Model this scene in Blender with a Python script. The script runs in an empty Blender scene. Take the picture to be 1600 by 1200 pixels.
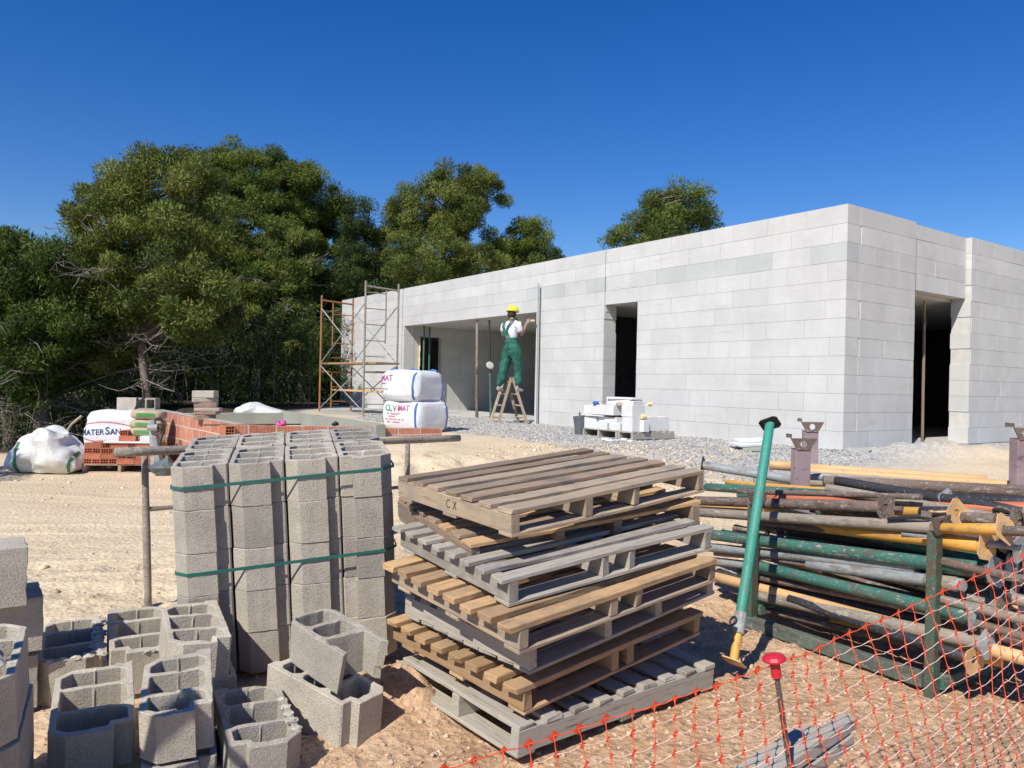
import bpy, bmesh, math, random
import numpy as np
from mathutils import Vector, Matrix, geometry
from mathutils.bvhtree import BVHTree
# ------------------------------------------------------------------ camera
SC = bpy.context.scene
COL = SC.collection
EYE, ROLL, F = 1.55, 0.0225, 1200.0
CR, SR = math.cos(ROLL), math.sin(ROLL)
cd = bpy.data.cameras.new('camera'); cam = bpy.data.objects.new('camera', cd); COL.objects.link(cam)
cd.lens = 27.0; cd.sensor_width = 36.0; cd.sensor_fit = 'HORIZONTAL'; cd.clip_start = 0.05; cd.clip_end = 2000
cam.matrix_world = Matrix(((CR, -SR, 0, 0), (0, 0, -1, 0), (SR, CR, 0, EYE), (0, 0, 0, 1)))
SC.camera = cam
# ------------------------------------------------------------------ light
SUN_AZ = math.atan2(-.50, -.865)      # clockwise from +Y
SUN_EL = math.radians(45)
W = bpy.data.worlds.new('World'); SC.world = W; W.use_nodes = True
nt = W.node_tree; nt.nodes.clear()
sky = nt.nodes.new('ShaderNodeTexSky'); sky.sky_type = 'NISHITA'; sky.sun_disc = False
sky.sun_elevation = SUN_EL; sky.sun_rotation = SUN_AZ; sky.altitude = 1500; sky.air_density = 1.3; sky.dust_density = 0.0; sky.ozone_density = 4.5
hs = nt.nodes.new('ShaderNodeHueSaturation'); hs.inputs['Saturation'].default_value = 1.36; hs.inputs['Hue'].default_value = .5165; hs.inputs['Value'].default_value = 1.46
bg = nt.nodes.new('ShaderNodeBackground'); bg.inputs['Strength'].default_value = 0.068
wo = nt.nodes.new('ShaderNodeOutputWorld')
nt.links.new(sky.outputs[0], hs.inputs['Color']); nt.links.new(hs.outputs[0], bg.inputs[0]); nt.links.new(bg.outputs[0], wo.inputs[0])
sd = bpy.data.lights.new('sun', 'SUN'); sd.energy = 4.75; sd.angle = math.radians(.5); sd.color = (1, .95, .86)
sun = bpy.data.objects.new('sun', sd); COL.objects.link(sun)
sdir = Vector((math.sin(SUN_AZ) * math.cos(SUN_EL), math.cos(SUN_AZ) * math.cos(SUN_EL), math.sin(SUN_EL)))
sun.rotation_euler = sdir.to_track_quat('Z', 'Y').to_euler(); sun.location = (-6, -10, 14)
SC.view_settings.view_transform = 'Standard'; SC.view_settings.look = 'None'
SC.view_settings.exposure = 0.24; SC.view_settings.gamma = 1.0; SC.view_settings.use_curve_mapping = False

# ------------------------------------------------------------------ helpers
rnd = random.Random(7)
def P(px, py, Y):
    dx, dy = px - 800, 600 - py
    return Vector(((dx * CR - dy * SR) * Y / F, Y, EYE + (dx * SR + dy * CR) * Y / F))
def rotm(a, b=0., g=0.):
    return (Matrix.Rotation(a, 4, 'Z') @ Matrix.Rotation(b, 4, 'X') @ Matrix.Rotation(g, 4, 'Y'))
def tag(o, label, cat, group=None, kind=None):
    if label: o['label'] = label
    if cat: o['category'] = cat
    if group: o['group'] = group
    if kind: o['kind'] = kind
    return o
def empty(name, M, label, cat, group=None):
    o = bpy.data.objects.new(name, None); COL.objects.link(o)
    o.matrix_world = M if isinstance(M, Matrix) else Matrix.Translation(M)
    o.empty_display_size = .1
    return tag(o, label, cat, group)
def link(name, me, mat=None, parent=None, M=None, smooth=False):
    o = bpy.data.objects.new(name, me); COL.objects.link(o)
    if mat is not None:
        for m in (mat if isinstance(mat, (list, tuple)) else [mat]): me.materials.append(m)
    if parent is not None: o.parent = parent
    if M is not None:
        if isinstance(M, Matrix): o.matrix_local = M
        else: o.location = M
    if smooth:
        me.polygons.foreach_set('use_smooth', [True] * len(me.polygons))
    return o
class MB:
    def __init__(s): s.v = []; s.f = []; s.m = []
    def add(s, vs, fs, mi=0, M=None):
        b = len(s.v)
        s.v += [tuple(M @ Vector(q)) if M is not None else tuple(q) for q in vs]
        s.f += [tuple(b + i for i in q) for q in fs]; s.m += [mi] * len(fs)
    def box(s, a, b, mi=0, M=None):
        x0, y0, z0 = a; x1, y1, z1 = b
        s.add([(x0, y0, z0), (x1, y0, z0), (x1, y1, z0), (x0, y1, z0), (x0, y0, z1), (x1, y0, z1), (x1, y1, z1), (x0, y1, z1)],
              [(0, 3, 2, 1), (4, 5, 6, 7), (0, 1, 5, 4), (1, 2, 6, 5), (2, 3, 7, 6), (3, 0, 4, 7)], mi, M)
    def tube(s, pts, rad, n=10, mi=0, cap=True):
        pts = [Vector(p) for p in pts]; rads = rad if isinstance(rad, (list, tuple)) else [rad] * len(pts)
        vs, fs = [], []
        up = None
        for i, p in enumerate(pts):
            d = (pts[min(i + 1, len(pts) - 1)] - pts[max(i - 1, 0)])
            d = d.normalized() if d.length > 1e-9 else Vector((0, 0, 1))
            if up is None: up = Vector((0, 0, 1)) if abs(d.z) < .9 else Vector((1, 0, 0))
            a = d.cross(up).normalized(); b = a.cross(d).normalized(); up = b
            for k in range(n):
                t = 2 * math.pi * k / n
                vs.append(p + (a * math.cos(t) + b * math.sin(t)) * rads[i])
        for i in range(len(pts) - 1):
            for k in range(n):
                k2 = (k + 1) % n
                fs.append((i * n + k, i * n + k2, (i + 1) * n + k2, (i + 1) * n + k))
        if cap: fs.append(tuple(range(n))[::-1]); fs.append(tuple((len(pts) - 1) * n + k for k in range(n)))
        s.add(vs, fs, mi)
    def mesh(s, name='m'):
        me = bpy.data.meshes.new(name); me.from_pydata(s.v, [], s.f)
        if any(s.m): me.polygons.foreach_set('material_index', s.m)
        me.update(); return me
    def build(s, name, mat, parent=None, M=None, smooth=False):
        return link(name, s.mesh(name), mat, parent, M, smooth)
def bevel(me, w=.003, seg=1, ang=35):
    bm = bmesh.new(); bm.from_mesh(me)
    bmesh.ops.remove_doubles(bm, verts=bm.verts, dist=1e-5)
    es = [e for e in bm.edges if len(e.link_faces) == 2 and e.calc_face_angle(0) > math.radians(ang)]
    if es: bmesh.ops.bevel(bm, geom=es, offset=w, segments=seg, affect='EDGES', profile=.6)
    bmesh.ops.recalc_face_normals(bm, faces=bm.faces)
    bm.to_mesh(me); bm.free(); return me
_lat = np.random.RandomState(3).rand(64, 64, 64)
def vn(x, y, z=0.):
    x, y, z = np.broadcast_arrays(np.asarray(x, float), np.asarray(y, float), np.asarray(z, float))
    xi, yi, zi = np.floor(x).astype(int), np.floor(y).astype(int), np.floor(z).astype(int)
    fx, fy, fz = x - xi, y - yi, z - zi
    fx, fy, fz = [t * t * (3 - 2 * t) for t in (fx, fy, fz)]
    def L(a, b, c): return _lat[(xi + a) & 63, (yi + b) & 63, (zi + c) & 63]
    r = 0
    for a in (0, 1):
        for b in (0, 1):
            for c in (0, 1):
                r = r + L(a, b, c) * (fx if a else 1 - fx) * (fy if b else 1 - fy) * (fz if c else 1 - fz)
    return r * 2 - 1
def sstep(a, b, x):
    t = np.clip((x - a) / (b - a), 0, 1); return t * t * (3 - 2 * t)
def fbm(x, y, z=0., o=4):
    r, a = 0, 1.
    for i in range(o):
        r = r + a * vn(x, y, z); x, y, z = x * 2.03 + 5.1, y * 2.03 + 1.7, z * 2.03 + 3.3; a *= .5
    return r

# ------------------------------------------------------------------ materials
def mat_new(name):
    m = bpy.data.materials.new(name); m.use_nodes = True
    n = m.node_tree; b = n.nodes['Principled BSDF']; return m, n, b
def N(n, t, **k):
    x = n.nodes.new('ShaderNode' + t)
    for a, v in k.items():
        if a in x.inputs.keys(): x.inputs[a].default_value = v
        else: setattr(x, a, v)
    return x
def ramp(n, stops, interp='LINEAR'):
    r = n.nodes.new('ShaderNodeValToRGB'); r.color_ramp.interpolation = interp
    e = r.color_ramp.elements
    while len(e) < len(stops): e.new(.5)
    for q, (p, c) in zip(e, stops):
        q.position = p; q.color = (c[0], c[1], c[2], 1) if not isinstance(c, (int, float)) else (c, c, c, 1)
    return r
def coords(n, scale=(1, 1, 1), what='Object', rand=True):
    tc = n.nodes.new('ShaderNodeTexCoord'); mp = n.nodes.new('ShaderNodeMapping'); mp.inputs['Scale'].default_value = scale
    n.links.new(tc.outputs[what], mp.inputs[0])
    if rand:
        oi = n.nodes.new('ShaderNodeObjectInfo'); ml = N(n, 'Math', operation='MULTIPLY'); ml.inputs[1].default_value = 37.
        n.links.new(oi.outputs['Random'], ml.inputs[0]); n.links.new(ml.outputs[0], mp.inputs['Location'])
    return mp.outputs[0]
def noise(n, vec, scale, detail=4, rough=.55, out=0):
    t = N(n, 'TexNoise'); t.inputs['Scale'].default_value = scale; t.inputs['Detail'].default_value = detail; t.inputs['Roughness'].default_value = rough
    n.links.new(vec, t.inputs['Vector']); return t.outputs[out]
def mixc(n, fac, a, b, mode='MIX'):
    m = N(n, 'Mix', data_type='RGBA', blend_type=mode)
    for sock, v in ((m.inputs[0], fac), (m.inputs[6], a), (m.inputs[7], b)):
        if hasattr(v, 'is_output'): n.links.new(v, sock)
        elif isinstance(v, (int, float)): sock.default_value = v
        else: sock.default_value = (v[0], v[1], v[2], 1)
    return m.outputs[2]
def bump(n, b, h, strength=.5, dist=.01, prev=None):
    bp = N(n, 'Bump'); bp.inputs['Strength'].default_value = strength; bp.inputs['Distance'].default_value = dist
    n.links.new(h, bp.inputs['Height'])
    if prev is not None: n.links.new(prev, bp.inputs['Normal'])
    n.links.new(bp.outputs[0], b.inputs['Normal']); return bp.outputs[0]
def concrete(name, base, var=.25, scale=1., pits=.5, warm=(1, 1, 1)):
    m, n, b = mat_new(name); v = coords(n)
    oi = n.nodes.new('ShaderNodeObjectInfo')
    r1 = ramp(n, [(.3, [c * (1 - var) for c in base]), (.7, [c * (1 + var * .7) for c in base])])
    n.links.new(noise(n, v, 5 * scale, 6, .65), r1.inputs[0])
    sp = ramp(n, [(.33, .76), (.5, 1.0), (.75, 1.1)]); n.links.new(noise(n, v, 150 * scale, 3, .6), sp.inputs[0])
    c = mixc(n, 1., r1.outputs[0], sp.outputs[0], 'MULTIPLY')
    rr = ramp(n, [(0, (.8, .79, .78)), (.5, (1, .98, .95)), (1, (1.14, 1.1, 1.03))]); n.links.new(oi.outputs['Random'], rr.inputs[0])
    c = mixc(n, 1., c, rr.outputs[0], 'MULTIPLY')
    n.links.new(c, b.inputs['Base Color']); b.inputs['Roughness'].default_value = .92
    b.inputs['Specular IOR Level'].default_value = .2
    h1 = bump(n, b, noise(n, v, 120 * scale, 5, .7), pits, .006)
    vo = N(n, 'TexVoronoi'); vo.inputs['Scale'].default_value = 90 * scale; n.links.new(v, vo.inputs['Vector'])
    pr = ramp(n, [(.08, 0.), (.3, 1.)]); n.links.new(vo.outputs['Distance'], pr.inputs[0])
    bump(n, b, pr.outputs[0], pits * .7, .004, h1)
    return m
def flat(name, col, rough=.6, var=.12, scale=8., metal=0., bumpk=0., bscale=30.):
    m, n, b = mat_new(name); v = coords(n)
    r = ramp(n, [(.3, [c * (1 - var) for c in col]), (.7, [min(1, c * (1 + var)) for c in col])]); n.links.new(noise(n, v, scale), r.inputs[0])
    n.links.new(r.outputs[0], b.inputs['Base Color']); b.inputs['Roughness'].default_value = rough; b.inputs['Metallic'].default_value = metal
    if bumpk: bump(n, b, noise(n, v, bscale, 5, .6), bumpk, .01)
    return m
def wood(name, base, dark, grey=None):
    m, n, b = mat_new(name)
    v = coords(n, (1.6, 22, 22)); v2 = coords(n, (3, 3, 3))
    r = ramp(n, [(.30, dark), (.46, base), (.60, base), (.74, [min(1, c * 1.35) for c in base])]); n.links.new(noise(n, v, 3., 8, .7), r.inputs[0])
    c = r.outputs[0]
    oi = n.nodes.new('ShaderNodeObjectInfo')
    rr = ramp(n, [(0, (.68, .66, .64)), (.4, (.95, .93, .9)), (1, (1.22, 1.18, 1.1))]); n.links.new(oi.outputs['Random'], rr.inputs[0])
    c = mixc(n, 1., c, rr.outputs[0], 'MULTIPLY')
    st = ramp(n, [(.47, 0.), (.66, 1.)]); n.links.new(noise(n, v2, 2.2, 5, .65), st.inputs[0])
    c = mixc(n, st.outputs[0], c, grey or (.26, .22, .18))
    ck = ramp(n, [(.34, .3), (.38, 1.)]); n.links.new(noise(n, coords(n, (1.2, 60, 60)), 2.6, 4, .6), ck.inputs[0]); c = mixc(n, .8, c, ck.outputs[0], 'MULTIPLY')
    kn = N(n, 'TexVoronoi'); kn.inputs['Scale'].default_value = 3.3; n.links.new(coords(n, (1.5, 4, 4)), kn.inputs['Vector'])
    kr = ramp(n, [(.05, .35), (.1, 1.)]); n.links.new(kn.outputs['Distance'], kr.inputs[0])
    c = mixc(n, .75, c, kr.outputs[0], 'MULTIPLY')
    n.links.new(c, b.inputs['Base Color']); b.inputs['Roughness'].default_value = .85; b.inputs['Specular IOR Level'].default_value = .2
    bump(n, b, noise(n, v, 5., 6, .7), .55, .004)
    return m
def paint(name, col, wear=(.09, .06, .045), amount=.5, splash=.45, rough=.55):
    """painted tube: rust wear plus pale mortar splashes"""
    m, n, b = mat_new(name); v = coords(n, (1, 1, 1)); vs = coords(n, (.35, 1, 1))
    r = ramp(n, [(amount - .10, 1.), (amount + .02, 0.)]); n.links.new(noise(n, vs, 20, 7, .72), r.inputs[0])
    c1 = ramp(n, [(.3, [c * .8 for c in col]), (.7, [min(1, c * 1.15) for c in col])]); n.links.new(noise(n, vs, 4, 3), c1.inputs[0])
    c = mixc(n, r.outputs[0], c1.outputs[0], wear)
    s = ramp(n, [(1.04 - splash, 0.), (1.1 - splash, .8)]); n.links.new(noise(n, vs, 46, 6, .75), s.inputs[0])
    s2 = ramp(n, [(.34, .15), (.5, 1.)]); n.links.new(noise(n, vs, 2.5, 2), s2.inputs[0])
    f = N(n, 'Math', operation='MULTIPLY'); n.links.new(s.outputs[0], f.inputs[0]); n.links.new(s2.outputs[0], f.inputs[1])
    c = mixc(n, f.outputs[0], c, (.38, .35, .30))
    fs_ = ramp(n, [(.63, 0.), (.68, .8)]); n.links.new(noise(n, v, 110, 3, .6), fs_.inputs[0]); c = mixc(n, fs_.outputs[0], c, (.42, .39, .34))
    st_ = ramp(n, [(.5, 0.), (.62, .6)]); n.links.new(noise(n, vs, 5, 5, .7), st_.inputs[0]); st_.color_ramp.elements[1].color = (.35, .35, .35, 1); c = mixc(n, st_.outputs[0], c, tuple(.55 * q + .45 * w for q, w in zip(wear, col)))
    n.links.new(c, b.inputs['Base Color']); b.inputs['Roughness'].default_value = rough
    bump(n, b, f.outputs[0], .8, .003, bump(n, b, noise(n, v, 60, 5, .7), .5, .003))
    return m
def leaf(name):
    m, n, b = mat_new(name)
    at = n.nodes.new('ShaderNodeAttribute'); at.attribute_name = 'tint'
    n.links.new(at.outputs['Color'], b.inputs['Base Color']); b.inputs['Roughness'].default_value = .6
    b.inputs['Specular IOR Level'].default_value = .25
    tr = n.nodes.new('ShaderNodeBsdfTranslucent'); n.links.new(at.outputs['Color'], tr.inputs[0])
    mx = n.nodes.new('ShaderNodeMixShader'); mx.inputs[0].default_value = .3
    n.links.new(b.outputs[0], mx.inputs[1]); n.links.new(tr.outputs[0], mx.inputs[2])
    n.links.new(mx.outputs[0], n.nodes['Material Output'].inputs[0])
    return m
def attrmat(name, rough=.95, bumps=.0, bscale=60, spec=.2):
    m, n, b = mat_new(name)
    at = n.nodes.new('ShaderNodeAttribute'); at.attribute_name = 'tint'
    v = coords(n, rand=False)
    r = ramp(n, [(.3, .78), (.7, 1.12)]); n.links.new(noise(n, v, bscale, 4), r.inputs[0])
    n.links.new(mixc(n, 1., at.outputs['Color'], r.outputs[0], 'MULTIPLY'), b.inputs['Base Color'])
    b.inputs['Roughness'].default_value = rough; b.inputs['Specular IOR Level'].default_value = spec
    if bumps: bump(n, b, noise(n, v, bscale, 5, .7), bumps, .01)
    return m
M = {}
M['block'] = concrete('grey_block_concrete', (.44, .41, .36), .2, 1., .7)
M['block_loose'] = concrete('loose_block_concrete', (.47, .435, .375), .22, 1., .75)
M['mortar'] = concrete('mortar', (.5, .47, .42), .2, 1.4, .8)
M['tank'] = concrete('tank_concrete', (.33, .35, .31), .15, .6, .2)
M['wood_tan'] = wood('tan_wood', (.47, .315, .175), (.24, .14, .07), (.33, .23, .14))
M['wood_pale'] = wood('weathered_pale_wood', (.41, .325, .235), (.19, .135, .09), (.3, .255, .205))
M['wood_grey'] = wood('grey_wood', (.36, .335, .295), (.17, .15, .125), (.40, .375, .335))
M['wood_brown'] = wood('brown_wood', (.30, .22, .16), (.13, .09, .06), (.22, .18, .15))
M['green'] = paint('green_paint', (.035, .15, .115), (.10, .09, .075), .48, .5)
M['green_bright'] = paint('bright_green_paint', (.035, .27, .20), (.12, .15, .13), .40, .44)
M['yellow'] = paint('amber_paint', (.68, .35, .06), (.32, .19, .1), .44, .42)
M['yellow_pale'] = paint('pale_orange_paint', (.66, .40, .18), (.4, .28, .17), .45, .43)
M['rust'] = paint('rusty_steel', (.17, .12, .095), (.08, .055, .045), .47, .5, .8)
M['beige_steel'] = paint('mortar_covered_steel', (.30, .255, .2), (.15, .115, .09), .45, .55, .9)
M['grey_steel'] = paint('grey_galvanised', (.32, .345, .35), (.17, .15, .13), .46, .5, .65)
M['dark_steel'] = paint('dark_steel', (.03, .03, .035), (.06, .05, .04), .4, .36, .6)
M['orange_steel'] = paint('salmon_paint', (.55, .16, .07), (.2, .1, .06), .4, .36)
M['purple'] = paint('mauve_paint', (.32, .24, .25), (.09, .035, .03), .42, .33, .7)
M['post_green'] = paint('worn_green_post_paint', (.045, .10, .065), (.10, .065, .045), .52, .45, .8)
M['rail_steel'] = paint('splashed_rail_steel', (.10, .13, .105), (.09, .075, .06), .5, .5, .8)
M['scaf'] = paint('scaffold_steel', (.24, .16, .11), (.13, .075, .05), .48, .45, .7)
M['scaf_o'] = paint('orange_scaffold_steel', (.35, .15, .05), (.2, .11, .06), .45, .4, .7)
M['strap'] = flat('green_strap', (.02, .13, .11), .35, .1)
M['white_bag'] = flat('woven_white_plastic', (.66, .67, .69), .6, .05, 20, 0, .45, 30)
M['tarp'] = flat('white_tarp', (.66, .66, .62), .6, .08, 6, 0, .2, 20)
M['blue'] = flat('blue_webbing', (.03, .12, .42), .6)
M['navy'] = flat('navy_print', (.03, .05, .14), .6)
M['red_print'] = flat('red_print', (.55, .14, .16), .6)
M['magenta'] = flat('magenta_print', (.42, .06, .22), .6)
M['lime'] = flat('green_print', (.07, .28, .08), .6)
M['green_web'] = flat('green_webbing', (.04, .2, .09), .6)
M['ink'] = flat('black_ink', (.03, .025, .02), .8)
M['sack'] = flat('paper_sack', (.42, .35, .24), .8, .12, 10, 0, .2, 25)
M['black'] = flat('black_rubber', (.02, .02, .022), .6)
M['pink'] = flat('pink_cloth', (.75, .12, .35), .7)
M['red_cap'] = flat('red_plastic', (.5, .02, .035), .38, .12, 20)
M['net'] = flat('orange_net', (.75, .09, .03), .45, .12, 30)
M['net_pale'] = flat('stretched_pale_net', (.85, .56, .48), .4, .2, 9)
M['yellow_hat'] = flat('yellow_plastic', (.72, .66, .04), .3, .05)
M['skin'] = flat('skin', (.34, .165, .10), .55, .08)
M['shirt'] = flat('white_cotton', (.72, .73, .75), .85, .05, 12, 0, .3, 40)
M['overall'] = flat('green_cotton', (.018, .115, .08), .85, .45, 9, 0, 1., 12)
M['boot'] = flat('grey_boot', (.3, .29, .28), .8)
M['glove'] = flat('grey_glove', (.2, .22, .25), .8)
M['dusty'] = flat('dusty_clay', (.27, .18, .14), .9, .25, 9)
M['alu'] = flat('aluminium', (.42, .45, .44), .4, .1, 8, .7)
M['foam'] = flat('yellow_foam', (.75, .62, .3), .9, .15, 20, 0, .6, 50)
M['bucket'] = flat('dark_bucket', (.09, .11, .12), .6, .3, 30)
M['bark'] = concrete('pine_bark', (.22, .18, .145), .35, .5, .9)
M['twig'] = flat('dead_twigs', (.25, .215, .185), .9)
M['leaf'] = leaf('pine_needles')
M['aac_loose'] = flat('white_aerated_block', (.66, .66, .645), .9, .06, 6, 0, .35, 90)
M['rebar'] = paint('rebar', (.09, .07, .06), (.16, .08, .05), .45, .2, .8)
def brickmat():
    m, n, b = mat_new('red_clay'); v = coords(n)
    oi = n.nodes.new('ShaderNodeObjectInfo')
    r = ramp(n, [(.3, (.36, .115, .06)), (.7, (.5, .18, .10))]); n.links.new(noise(n, v, 12), r.inputs[0])
    rr = ramp(n, [(0, .75), (1, 1.2)]); n.links.new(oi.outputs['Random'], rr.inputs[0])
    n.links.new(mixc(n, 1., r.outputs[0], rr.outputs[0], 'MULTIPLY'), b.inputs['Base Color']); b.inputs['Roughness'].default_value = .85
    w = N(n, 'TexWave', bands_direction='Z'); w.inputs['Scale'].default_value = 60; n.links.new(v, w.inputs[0]); bump(n, b, w.outputs[0], .3, .002)
    return m
M['brick'] = brickmat()
def aacmat():
    m, n, b = mat_new('aerated_block_wall')
    at = n.nodes.new('ShaderNodeAttribute'); at.attribute_name = 'tint'
    v = coords(n, rand=False)
    r = ramp(n, [(.3, .88), (.7, 1.06)]); n.links.new(noise(n, v, 1.3, 6, .6), r.inputs[0])
    c = mixc(n, 1., at.outputs['Color'], r.outputs[0], 'MULTIPLY')
    # drips and mortar smears
    v2 = coords(n, (2.2, 2.2, .35), rand=False)
    r2 = ramp(n, [(.545, 0.), (.60, .4)]); n.links.new(noise(n, v2, 2.6, 7, .68), r2.inputs[0])
    c = mixc(n, r2.outputs[0], c, (.52, .515, .49))
    v3 = coords(n, (.5, .5, 3.5), rand=False)
    r3 = ramp(n, [(.60, 0.), (.66, .5)]); n.links.new(noise(n, v3, 2.2, 6, .65), r3.inputs[0])
    c = mixc(n, r3.outputs[0], c, (.47, .455, .42))
    n.links.new(c, b.inputs['Base Color']); b.inputs['Roughness'].default_value = .93; b.inputs['Specular IOR Level'].default_value = .15
    h = bump(n, b, noise(n, v, 45, 6, .7), .35, .006)
    bump(n, b, noise(n, v, 5, 4, .6), .3, .02, h)
    return m
M['aac'] = aacmat()
M['aac_mortar'] = flat('thin_bed_mortar', (.55, .54, .51), .95, .1)
M['slab'] = flat('floor_slab', (.5, .49, .46), .9, .12, 4)
# ------------------------------------------------------------------ terrain
def H(x, y):
    x = np.asarray(x, float); y = np.asarray(y, float)
    hr = np.interp(y, [0, 2.3, 2.85, 3.8, 4.8, 5.6, 7, 10, 10.4, 80], [.10, .12, .14, .115, .12, .24, .42, .75, .77, .77])
    hl = np.interp(y, [0, 2.5, 4, 6, 9, 13, 15, 20, 80], [.06, .08, .13, .12, .10, .10, .02, -.9, -2.5])
    xb = np.where(y < 9, -2.1, -2.1 - (y - 9) * .7)
    t = sstep(xb - 1.3, xb + 1.2, x)
    return hl * (1 - t) + hr * t
def Hf(x, y): return float(H(x, y))
def Hd(x, y):
    """terrain with its small-scale lumps"""
    h = H(x, y)
    near = 1 - sstep(4.5, 9, y)
    h = h + fbm(x * 1.1, y * 1.1, 1.) * .02 * (1 - near * .4)
    h = h + fbm(x * 7, y * 7, 4.) * (.006 * near + .002)
    h = h + (np.abs(fbm(x * 22, y * 22, 9., 3)) * .010 + np.maximum(fbm(x * 11, y * 11, 2., 3) - .35, 0) * .03) * near
    # mound by the pallets, heaps behind the pallet stack and by the wall
    h = h + .13 * np.exp(-(((x + .42) / .2) ** 2 + ((y - 3.42) / .28) ** 2)) * (1 + .4 * vn(x * 16, y * 16))
    for cx, cy, rx, ry, a in ((-.3, 8.6, 1.6, .7, .05), (1.2, 8.2, 1.0, .6, .04), (-1.5, 8.8, .8, .6, .05), (5.6, 10.1, 1.2, .35, .12), (7.8, 11.4, 1.2, .4, .08)):
        h = h + a * np.exp(-(((x - cx) / rx) ** 2 + ((y - cy) / ry) ** 2)) * (1.0 + .9 * vn(x * 6, y * 6, 2.))
    # wheel tracks in the sandy road
    for c0, cr in ((5.6, .10), (7.3, .12), (8.9, -.05), (4.9, .02)):
        dd = y - (c0 + cr * (x + 3) + .12 * np.sin(x * .9 + c0)); w_ = np.exp(-(dd / .13) ** 2)
        h = h - w_ * (.014 + .002 * np.sign(np.sin(x * 34 + dd * 22))) * (1 - sstep(-2.2, -.9, x)) + np.exp(-((np.abs(dd) - .19) / .05) ** 2) * .010 * (1 - sstep(-2.2, -.9, x))
    rut = np.sin((x * .25 + y) * 3.1 + vn(x * .4, y * .4) * 2)
    h = h + rut * .003 * (1 - sstep(-2.5, -1.2, x)) * sstep(3.8, 5, y) * (1 - sstep(11, 13, y))
    return h
def graded(lo, c0, c1, hi, d, g=1.09):
    a = list(np.arange(c0, c1, d)); s = d; v = c1
    while v < hi: a.append(v); s *= g; v += s
    a.append(hi); s = d; v = c0
    pre = []
    while v > lo: s *= g; v -= s; pre.append(max(v, lo))
    return np.array(sorted(set(pre + a)))
xs = graded(-70, -2.6, 2.9, 70, .022, 1.045); ys = graded(-8, 1.9, 5.2, 110, .022, 1.03)
ys = np.array(sorted(set(np.round(np.concatenate([ys, np.arange(5.2, 9.6, .04)]), 3)))); GX, GY = np.meshgrid(xs, ys)
GZ = Hd(GX, GY)
def gridmesh(name, X, Y, Z):
    ny, nx = X.shape
    me = bpy.data.meshes.new(name)
    co = np.stack([X, Y, Z], -1).reshape(-1, 3)
    idx = np.arange(nx * ny).reshape(ny, nx)
    q = np.stack([idx[:-1, :-1], idx[:-1, 1:], idx[1:, 1:], idx[1:, :-1]], -1).reshape(-1, 4)
    me.vertices.add(len(co)); me.vertices.foreach_set('co', co.ravel())
    me.loops.add(q.size); me.loops.foreach_set('vertex_index', q.ravel())
    me.polygons.add(len(q)); me.polygons.foreach_set('loop_start', np.arange(0, q.size, 4)); me.polygons.foreach_set('loop_total', np.full(len(q), 4))
    me.update(calc_edges=True); return me
UL = Vector((-.577, .817, 0)); UR = Vector((.817, .577, 0)); CORNER = Vector((4.36, 10.08, 0))
PAD, TOP = .77, 4.02
g = gridmesh('ground', GX, GY, GZ)
ga = g.attributes.new('zone', 'FLOAT_COLOR', 'POINT')
nz = vn(GX * 1.4, GY * 1.4, 7.) * .5 + vn(GX * 5, GY * 5, 2.) * .25
red = sstep(-1.9, -.3, GX + nz * 1.0) * (1 - sstep(4.6, 6.8, GY + nz * 1.2))
red = np.maximum(red, (1 - sstep(3.1, 3.9, GY + nz)) * .6)
dw = -((GX - CORNER.x) * .817 + (GY - CORNER.y) * .577)     # distance before the long wall
dr = (GX - CORNER.x) * .577 - (GY - CORNER.y) * .817         # distance before the short wall
along = -(GX - CORNER.x) * .577 + (GY - CORNER.y) * .817
gravel = (1 - sstep(1.9, 3.2, dw + nz * 1.0)) * sstep(-1.5, -.3, along) * (GX > -6)
gravel = np.maximum(gravel, (1 - sstep(.1, .5, dr + nz * .5)) * (dw < .4) * .6)
gravel = np.clip(gravel, 0, 1) * sstep(7.0, 8.4, GY + nz)
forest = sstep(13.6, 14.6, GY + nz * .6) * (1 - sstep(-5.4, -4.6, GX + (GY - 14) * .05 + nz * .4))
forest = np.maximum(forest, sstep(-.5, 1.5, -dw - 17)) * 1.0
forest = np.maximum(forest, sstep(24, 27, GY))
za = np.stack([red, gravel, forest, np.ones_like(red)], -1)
ga.data.foreach_set('color', za.ravel())
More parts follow.
